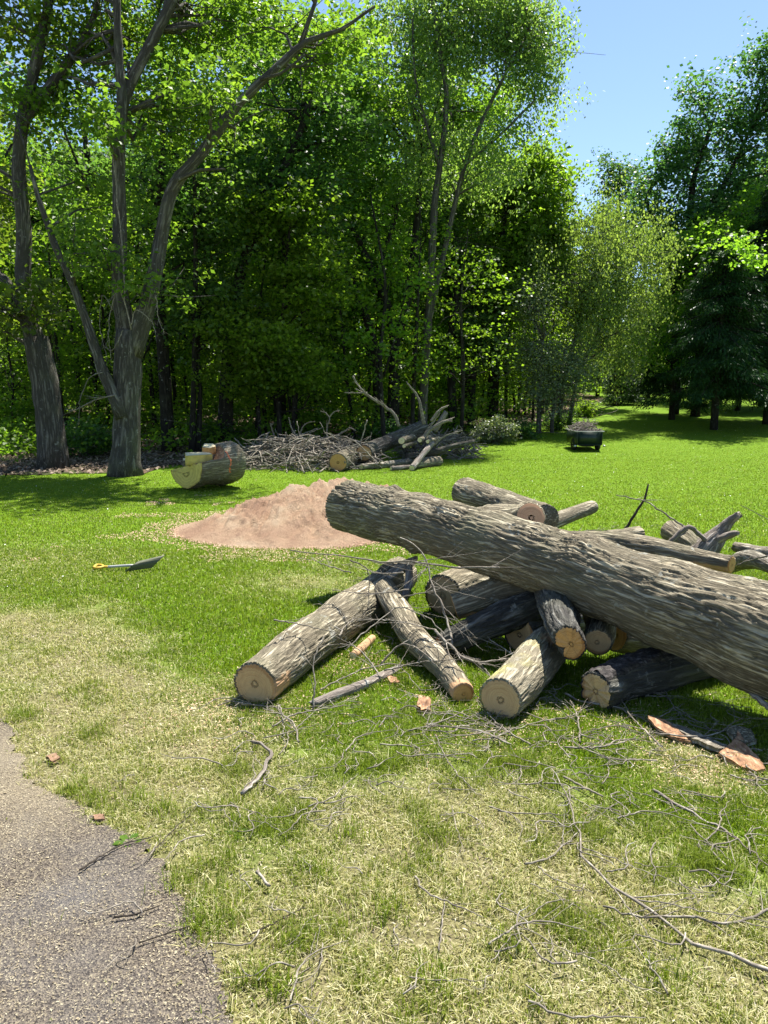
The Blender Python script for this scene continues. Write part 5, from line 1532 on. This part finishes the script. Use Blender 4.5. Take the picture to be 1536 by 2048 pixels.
# --- spruces
def spruce(name, label, px, py, Y, height, rad, mat='needle', z0=1.2, nb=150, group=None, seed=1, nl=90, trunk_r=.13, dr=.85):
    rs = np.random.default_rng(seed)
    b = at(px, py, Y); b[2] = float(gz(b[0], b[1]))
    rt = root(name, label, 'tree', b, group)
    A = Acc(); limb_geo(A, [b + [0, 0, -.1], b + [0, 0, height * .5], b + [0, 0, height]], [trunk_r, trunk_r * .6, .02], 12, .5)
    VV, QQ, AA, n0 = [], [], [], 0
    for i in range(nb):
        f = (i / nb) ** .9
        z = z0 + (height - z0) * f
        L = rad * (1 - f) ** .8 * rs.uniform(.72, 1.12) + .15
        a = rs.uniform(0, 2 * math.pi)
        o = np.array([math.cos(a), math.sin(a), 0])
        p0 = b + [0, 0, z]; p1 = p0 + o * L * .5 + [0, 0, -.10 * L * dr]; p2 = p0 + o * L + [0, 0, -.42 * L * dr + .1 * L]
        if L > .6: limb_geo(A, [p0, p1, p2], [.02 + .012 * L, .018, .006], 5, .5)
        m_ = int(nl * (L / rad + .15))
        t_ = rs.random(m_) ** .7
        q = (p0[None] * ((1 - t_) ** 2)[:, None] + 2 * p1[None] * (t_ * (1 - t_))[:, None] + p2[None] * (t_ ** 2)[:, None])
        side = np.array([-o[1], o[0], 0])
        wd_ = .32 * L * (1 - t_ * .6)
        sgn = rs.normal(size=m_)
        q = q + side[None] * (sgn * wd_ * .6)[:, None] + np.array([0, 0, -1.])[None] * (np.abs(sgn) * .06 + rs.random(m_) * .12)[:, None]
        C = q
        k = 7
        Cn = np.repeat(C, k, 0); n = len(Cn)
        pos = Cn + rs.normal(size=(n, 3)) * [.07, .07, .05]
        d = o[None] * .6 + side[None] * np.repeat(np.sign(sgn), k)[:, None] * .5 + rs.normal(size=(n, 3)) * .35 + np.array([0, 0, -.45 * dr * 2])
        d /= np.linalg.norm(d, axis=1)[:, None]
        s = np.cross(d, rs.normal(size=(n, 3))); s /= np.linalg.norm(s, axis=1)[:, None]
        l_ = rs.uniform(.09, .2, n)[:, None]
        V = np.stack([pos, pos + d * l_ * .5 + s * .016, pos + d * l_, pos + d * l_ * .5 - s * .016], 1).reshape(-1, 3)
        ix = np.arange(n) * 4 + n0
        VV.append(V); QQ.append(np.stack([ix, ix + 1, ix + 2, ix + 3], 1)); AA.append(np.repeat(rs.random(n), 4)); n0 += len(V)
    A.obj('trunk', M['bark_dark'], rt, True).location = -b
    mk('crown', np.concatenate(VV), np.concatenate(QQ), None, M[mat], rt, {'rnd': np.concatenate(AA)}, False).location = -b
    return rt


spruce('spruce', 'dark spruce with a bare lower trunk standing in shade on the right lawn', 1427, 862, 24.5, 6.0, 2.6, z0=1.3, nb=90, seed=3)
spruce('spruce', 'dark spruce behind, its trunk left of the nearer spruce', 1352, 818, 31, 6.5, 2.2, z0=1.4, nb=80, seed=4)
spruce('spruce', 'tallest dark spruce cut off by the right picture edge', 1532, 845, 26.5, 8.6, 2.9, z0=1.3, nb=120, seed=5)
spruce('spruce', 'small pale blue spruce at the end of the lawn gap', 1243, 792, 37, 2.6, 1.0, 'blue_needle', z0=.2, nb=80, seed=6, trunk_r=.05, dr=.1, nl=40)
spruce('spruce', 'dark spruce deep in the shade beyond the two trunks', 1475, 815, 33, 7.0, 2.8, z0=.8, nb=90, seed=7)


# --- bushes
def bush(name, label, px, py, Y, rx, rz, leaf, n=40, k=60, size=.07, group=None):
    g = at(px, py, Y); u = dep(g) / F; b = np.array([g[0], g[1], float(gz(g[0], g[1]))])
    st = [[(b, .02), (b + rng.normal(size=3) * [.25, .2, 0] + [0, 0, rz * u * .9], .012), (b + rng.normal(size=3) * [.4, .3, 0] + [0, 0, rz * u * 1.6], .005)] for _ in range(5)]
    return make_tree(name, label, st, [((b[0], b[1], b[2] + rz * u), (rx * u, rx * u * .7, rz * u), n)], leaf, 'bark_tree', k, (.12, .12, .08), size, .1, 10, group, 'bush', asp=.45)


bush('flowering_bush', 'low pale green bush at the wood edge right of the far pile', 988, 862, 21, 42, 22, 'silver', 44, 70)
bush('low_bush', 'dark low bush right beside the pale wood-edge bush', 1040, 850, 22, 32, 18, 'deep', 26)
bush('sunny_bush', 'bright yellow-green low growth at the end of the wood edge', 1192, 812, 29.5, 42, 16, 'lime', 44, 60)
bush('corner_bush', 'green shrub at the left foot of the silvery shrub', 1115, 838, 24.5, 48, 20, 'deep', 34)
bush('fern_clump', 'small green clump on bare soil right of the forked tree base', 292, 935, 16, 30, 16, 'deep', 16, 40)
bush('back_bush', 'dark bush behind the split trunk', 440, 895, 19.5, 50, 25, 'deep', 30, 50, .09)
bush('pile_bush', 'green shrub behind the felled trunk of the far pile', 770, 862, 20.5, 55, 26, 'deep', 40, 60, .09)
bush('left_bush', 'dark shrub between the leaning tree and the forked tree', 175, 930, 18, 60, 34, 'deep', 40, 50, .1)

# --- generic woodland trees behind
WG = 'trees deep in the wood'
protos = []
for v in range(5):
    rs = np.random.default_rng(40 + v)
    hgt = (11.5, 12.5, 10., 12., 8.)[v]; rr = (3.0, 2.6, 3.0, 2.4, 2.6)[v]; lo = (3.0, 4.0, 2.5, 3.5, 1.2)[v]
    b = np.array([0, 0, 0.])
    lean = rs.normal(0, .4, 2)
    main = [(b, .20), (b + [0, 0, hgt * .3], .16), (b + [lean[0], lean[1], hgt * .6], .11), (b + [lean[0] * 1.6, lean[1] * 1.6, hgt * .92], .03)]
    st = [main]
    for _ in range(4):
        z = rs.uniform(.25, .6) * hgt; a = rs.uniform(0, 6.28)
        st.append([(np.array([lean[0] * z / hgt, lean[1] * z / hgt, z]), .08), (np.array([math.cos(a) * rr * .4, math.sin(a) * rr * .4, z + hgt * .12]), .055), (np.array([math.cos(a) * rr * .75, math.sin(a) * rr * .75, z + hgt * .27]), .02)])
    bl = []
    for _ in range(10):
        z = rs.uniform(lo + 1, hgt - 1); a = rs.uniform(0, 6.28); q = rs.uniform(.2, .62) * rr * (1 - .45 * max(0, (z / hgt - .5) * 2))
        bl.append(((math.cos(a) * q, math.sin(a) * q, z), (rr * .52, rr * .52, 1.2), 17))
    p_ = make_tree('woodland_tree', 'tree deep in the wood behind the far pile', st, bl, ('deep', 'oak', 'deep', 'lime', 'oak')[v], 'bark_dark', 84, (.4, .4, .25), .17, .3, 26, WG, 'tree', rs, seg=8, base=(0, 0, 0))
    protos.append(p_)
rs = random.Random(9)
used = set()
spots = []
# left and centre, dense rows
for Yr, x0, x1, n in ((24.5, -250, 640, 3), (28.5, -350, 1000, 7), (34, -300, 1060, 9), (40, -300, 1120, 11), (46, -200, 1150, 12)):
    for i in range(n):
        px = x0 + (x1 - x0) * (i + rs.uniform(.2, .8)) / n
        spots.append((px, Yr + rs.uniform(-1.2, 1.2), rs.uniform(.85, 1.12) * (1 + (Yr - 24) * .008), None))
# right, lower so the sky gap stays open
for px, Y_, s_, v in ((1290, 43, .62, 4), (1190, 44, .62, 4), (1350, 40, .85, 0), (1430, 38, .95, 2), (1520, 36, 1.1, 1), (1600, 34, 1.1, 0), (1680, 31, 1.1, 3), (1260, 50, .75, 4), (1400, 48, 1.0, 2), (1480, 47, 1.1, 0), (1120, 40, .9, 4), (1330, 52, .8, 2), (1640, 42, 1.2, 1), (1750, 36, 1.2, 2)):
    spots.append((px, Y_, s_, v))
for i, (px, Y_, s_, v) in enumerate(spots):
    x_ = (px - PCX) / F * Y_
    if v is None:
        v = rs.choice((0, 1, 2, 3)) if px < 1000 else rs.choice((0, 2, 4))
        if px > 1040: s_ *= .75
    o = protos[v] if v not in used else copy_tree(protos[v])
    used.add(v)
    o.location = (x_, Y_, float(gz(x_, Y_))); o.rotation_euler = (0, 0, rs.uniform(0, 6.28)); o.scale = (s_, s_, s_ * rs.uniform(.95, 1.12))
for v, p_ in enumerate(protos):
    if v not in used: print('unused proto', v)

# thin trunks standing among the dark understory
A = Acc()
sp0 = []
for v in range(4):
    r2 = np.random.default_rng(70 + v)
    base = np.array([0., 0, 0]); d = r2.normal(0, .25, 2)
    C = blob_points((d[0], d[1], 4.2), (1.1, 1.1, 1.2), 12, r2)
    st = [[(base, .055), (np.array([d[0] * .2, d[1] * .3, 1.8]), .045), (np.array([d[0] * .5, -d[1] * .3, 3.4]), .035), (np.array([d[0], d[1], 5.2]), .012)], [(np.array([0, 0, 1.5]), .025), (np.array([.5, .1, 2.6]), .015), (np.array([.8, .1, 3.4]), .005)]]
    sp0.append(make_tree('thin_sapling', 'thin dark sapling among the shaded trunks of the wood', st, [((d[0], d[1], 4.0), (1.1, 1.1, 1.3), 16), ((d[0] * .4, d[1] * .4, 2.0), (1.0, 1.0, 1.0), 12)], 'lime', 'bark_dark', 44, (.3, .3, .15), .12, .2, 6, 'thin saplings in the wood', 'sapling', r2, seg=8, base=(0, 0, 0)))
for i in range(78):
    px = rs.uniform(-80, 1090); Y_ = rs.uniform(19.5, 33) if px < 1000 else rs.uniform(26, 34)
    x_ = (px - PCX) / F * Y_
    o = sp0[i % 4] if i < 4 else copy_tree(sp0[i % 4])
    s_ = rs.uniform(.7, 1.3); o.location = (x_, Y_, float(gz(x_, Y_))); o.rotation_euler = (rs.gauss(0, .06), rs.gauss(0, .06), rs.uniform(0, 6.28)); o.scale = (s_, s_, s_)

# undergrowth: leafy ground cover and brambles behind the edge, one mass
x = rng.uniform(-24, 14, 4200); y = rng.uniform(17, 52, 4200)
k = in_poly(x, y - 1.0, wood_poly) & (n2(x, y, .5, 2, 3) > -.12)
x, y = x[k], y[k]
hmax = np.clip((y - 16.5) * .18, .3, 3.6)
C = np.stack([x, y, gz(x, y) + .15 + rng.random(len(x)) ** 1.3 * hmax], 1)
V, Q, a = leaf_cloud(C, 60, (.45, .45, .22), .14, .1, rng)
tag(mk('undergrowth', V, Q, None, M['lime'], None, {'rnd': a}, False), 'leafy undergrowth covering the ground inside the wood', 'undergrowth', kind='stuff')
# far mass of the wood
x = rng.uniform(-60, 40, 3600); y = rng.uniform(50, 60, 3600); x = np.where(rng.random(3600) < .6, rng.uniform(-36, 12, 3600), x)
zmx = np.where(x / y * F + PCX > 1090, np.interp(x / y * F + PCX, [1090, 1180, 1300, 1400, 1600], [11, 6.5, 9, 13, 17]), 17)
C = np.stack([x, y, .8 + rng.random(len(x)) ** 1.6 * np.minimum(zmx, 15)], 1)
V, Q, a = leaf_cloud(C, 44, (.9, .9, .6), .5, .2, rng)
tag(mk('far_wood', V, Q, None, M['deep'], None, {'rnd': a}, False), 'far-off mass of the wood closing the view', 'woods', kind='stuff')

# ------------------------------------------------------------------ weeds by the driveway
def weed(label, px, py, n, L, seed):
    g = G(px, py); r2 = np.random.default_rng(seed); A = Acc()
    for i in range(n):
        a = i * 2.4 + r2.uniform(0, .5); l_ = L * r2.uniform(.7, 1.1)
        d = np.array([math.cos(a), math.sin(a), 0]); s = np.array([-d[1], d[0], 0]) * l_ * .24
        P = [np.array([0, 0, .01]), d * l_ * .45 + [0, 0, l_ * .28], d * l_ + [0, 0, l_ * .2]]
        m1 = d * l_ * .25 + [0, 0, l_ * .18]; m2 = d * l_ * .7 + [0, 0, l_ * .28]
        A.add([P[0], m1 - s * .8, m1 + [0, 0, -.002], m1 + s * .8, m2 - s, m2 + [0, 0, -.003], m2 + s, P[2]], [(1, 4, 5, 2), (2, 5, 6, 3)], [(0, 1, 2), (0, 2, 3), (4, 7, 5), (5, 7, 6)], np.full(8, r2.random()))
    tag(A.obj('weed', M['lime'], None, True, None), label, 'weed').location = g


weed('broad-leaved green weed on the driveway edge, above the other weeds', 470, 1690 - 20, 3, .05, 1)
weed('broad-leaved green weed beside the longest driveway twig', 258, 1688, 5, .06, 2)
weed('small broad-leaved weed at the driveway edge near the wavy twig', 380, 1812, 4, .045, 3)

_cuts = [G(a_, b_)[:2] for a_, b_ in ((470, 1420), (540, 1420), (930, 1420), (1000, 1460), (1180, 1420), (1060, 1440), (720, 1330), (850, 1300), (1480, 1540), (1400, 1530), (1100, 1450))]
def _near(x, y):
    p = np.zeros(len(x))
    for c_ in _cuts: p = np.maximum(p, np.exp(-((x - c_[0]) ** 2 + (y - c_[1]) ** 2) / .10))
    return rng.random(len(x)) < p
flecks('wood_crumbs', 'pale sawdust and wood crumbs sprinkled in the grass below the sawn log ends', 'wood crumbs', 60000, (-2, 2.6, 2.4, 5.5), (.004, .016),
       [(0, (.22, .13, .08)), (.5, (.50, .35, .2)), (1, (.68, .54, .36))], lambda x, y: _near(x, y) & ~in_poly(x, y, drive_poly), .012, (1.3, 4))
flecks('petals', 'tiny white petals sprinkled over the green lawn', 'petals', 260, (-7, 9, 4.5, 20), (.010, .022),
       [(0, (.7, .7, .62)), (1, (.85, .85, .8))], lambda x, y: ~in_poly(x, y, wood_poly) & (dryness(x, y) < .4) & (sawh(x, y) < 0), .03, (1.1, 1.8))

# ------------------------------------------------------------------ light, sky, camera
EL, AZX, AZY = math.radians(63), .48, .877
sdir = Vector((AZX * math.cos(EL), AZY * math.cos(EL), math.sin(EL))).normalized()
L = bpy.data.lights.new('Sun', 'SUN'); L.energy = 5.0; L.angle = math.radians(.55); L.color = (1, .955, .88)
so = bpy.data.objects.new('Sun', L); COL.objects.link(so)
so.rotation_euler = sdir.to_track_quat('Z', 'Y').to_euler()
so.location = (10, 20, 40)
w = bpy.data.worlds.new('World'); sc.world = w; w.use_nodes = True
t = w.node_tree; bg = t.nodes['Background']
sky = t.nodes.new('ShaderNodeTexSky'); sky.sky_type = 'NISHITA'; sky.sun_disc = False
sky.sun_elevation = EL; sky.sun_rotation = math.atan2(AZX, AZY)
sky.air_density = 1.0; sky.dust_density = .3; sky.ozone_density = 3.2
t.links.new(sky.outputs[0], bg.inputs[0]); bg.inputs[1].default_value = .076

cam = bpy.data.cameras.new('Camera'); co = bpy.data.objects.new('Camera', cam); COL.objects.link(co)
cam.sensor_fit = 'VERTICAL'; cam.sensor_height = 36; cam.lens = F / 2048 * 36; cam.clip_end = 2000; cam.clip_start = .05
co.location = (0, 0, H); co.rotation_euler = (math.pi / 2 - PIT, 0, 0)
sc.camera = co
sc.view_settings.view_transform = 'Standard'; sc.view_settings.look = 'None'; sc.view_settings.gamma = 1.0
sc.view_settings.exposure = 1.34
cy_ = sc.cycles
cy_.max_bounces = 8; cy_.diffuse_bounces = 4; cy_.glossy_bounces = 2; cy_.transmission_bounces = 5; cy_.transparent_max_bounces = 4
cy_.use_denoising = True
try: cy_.denoiser = 'OPENIMAGEDENOISE'
except Exception: pass
cy_.sample_clamp_indirect = 4.0
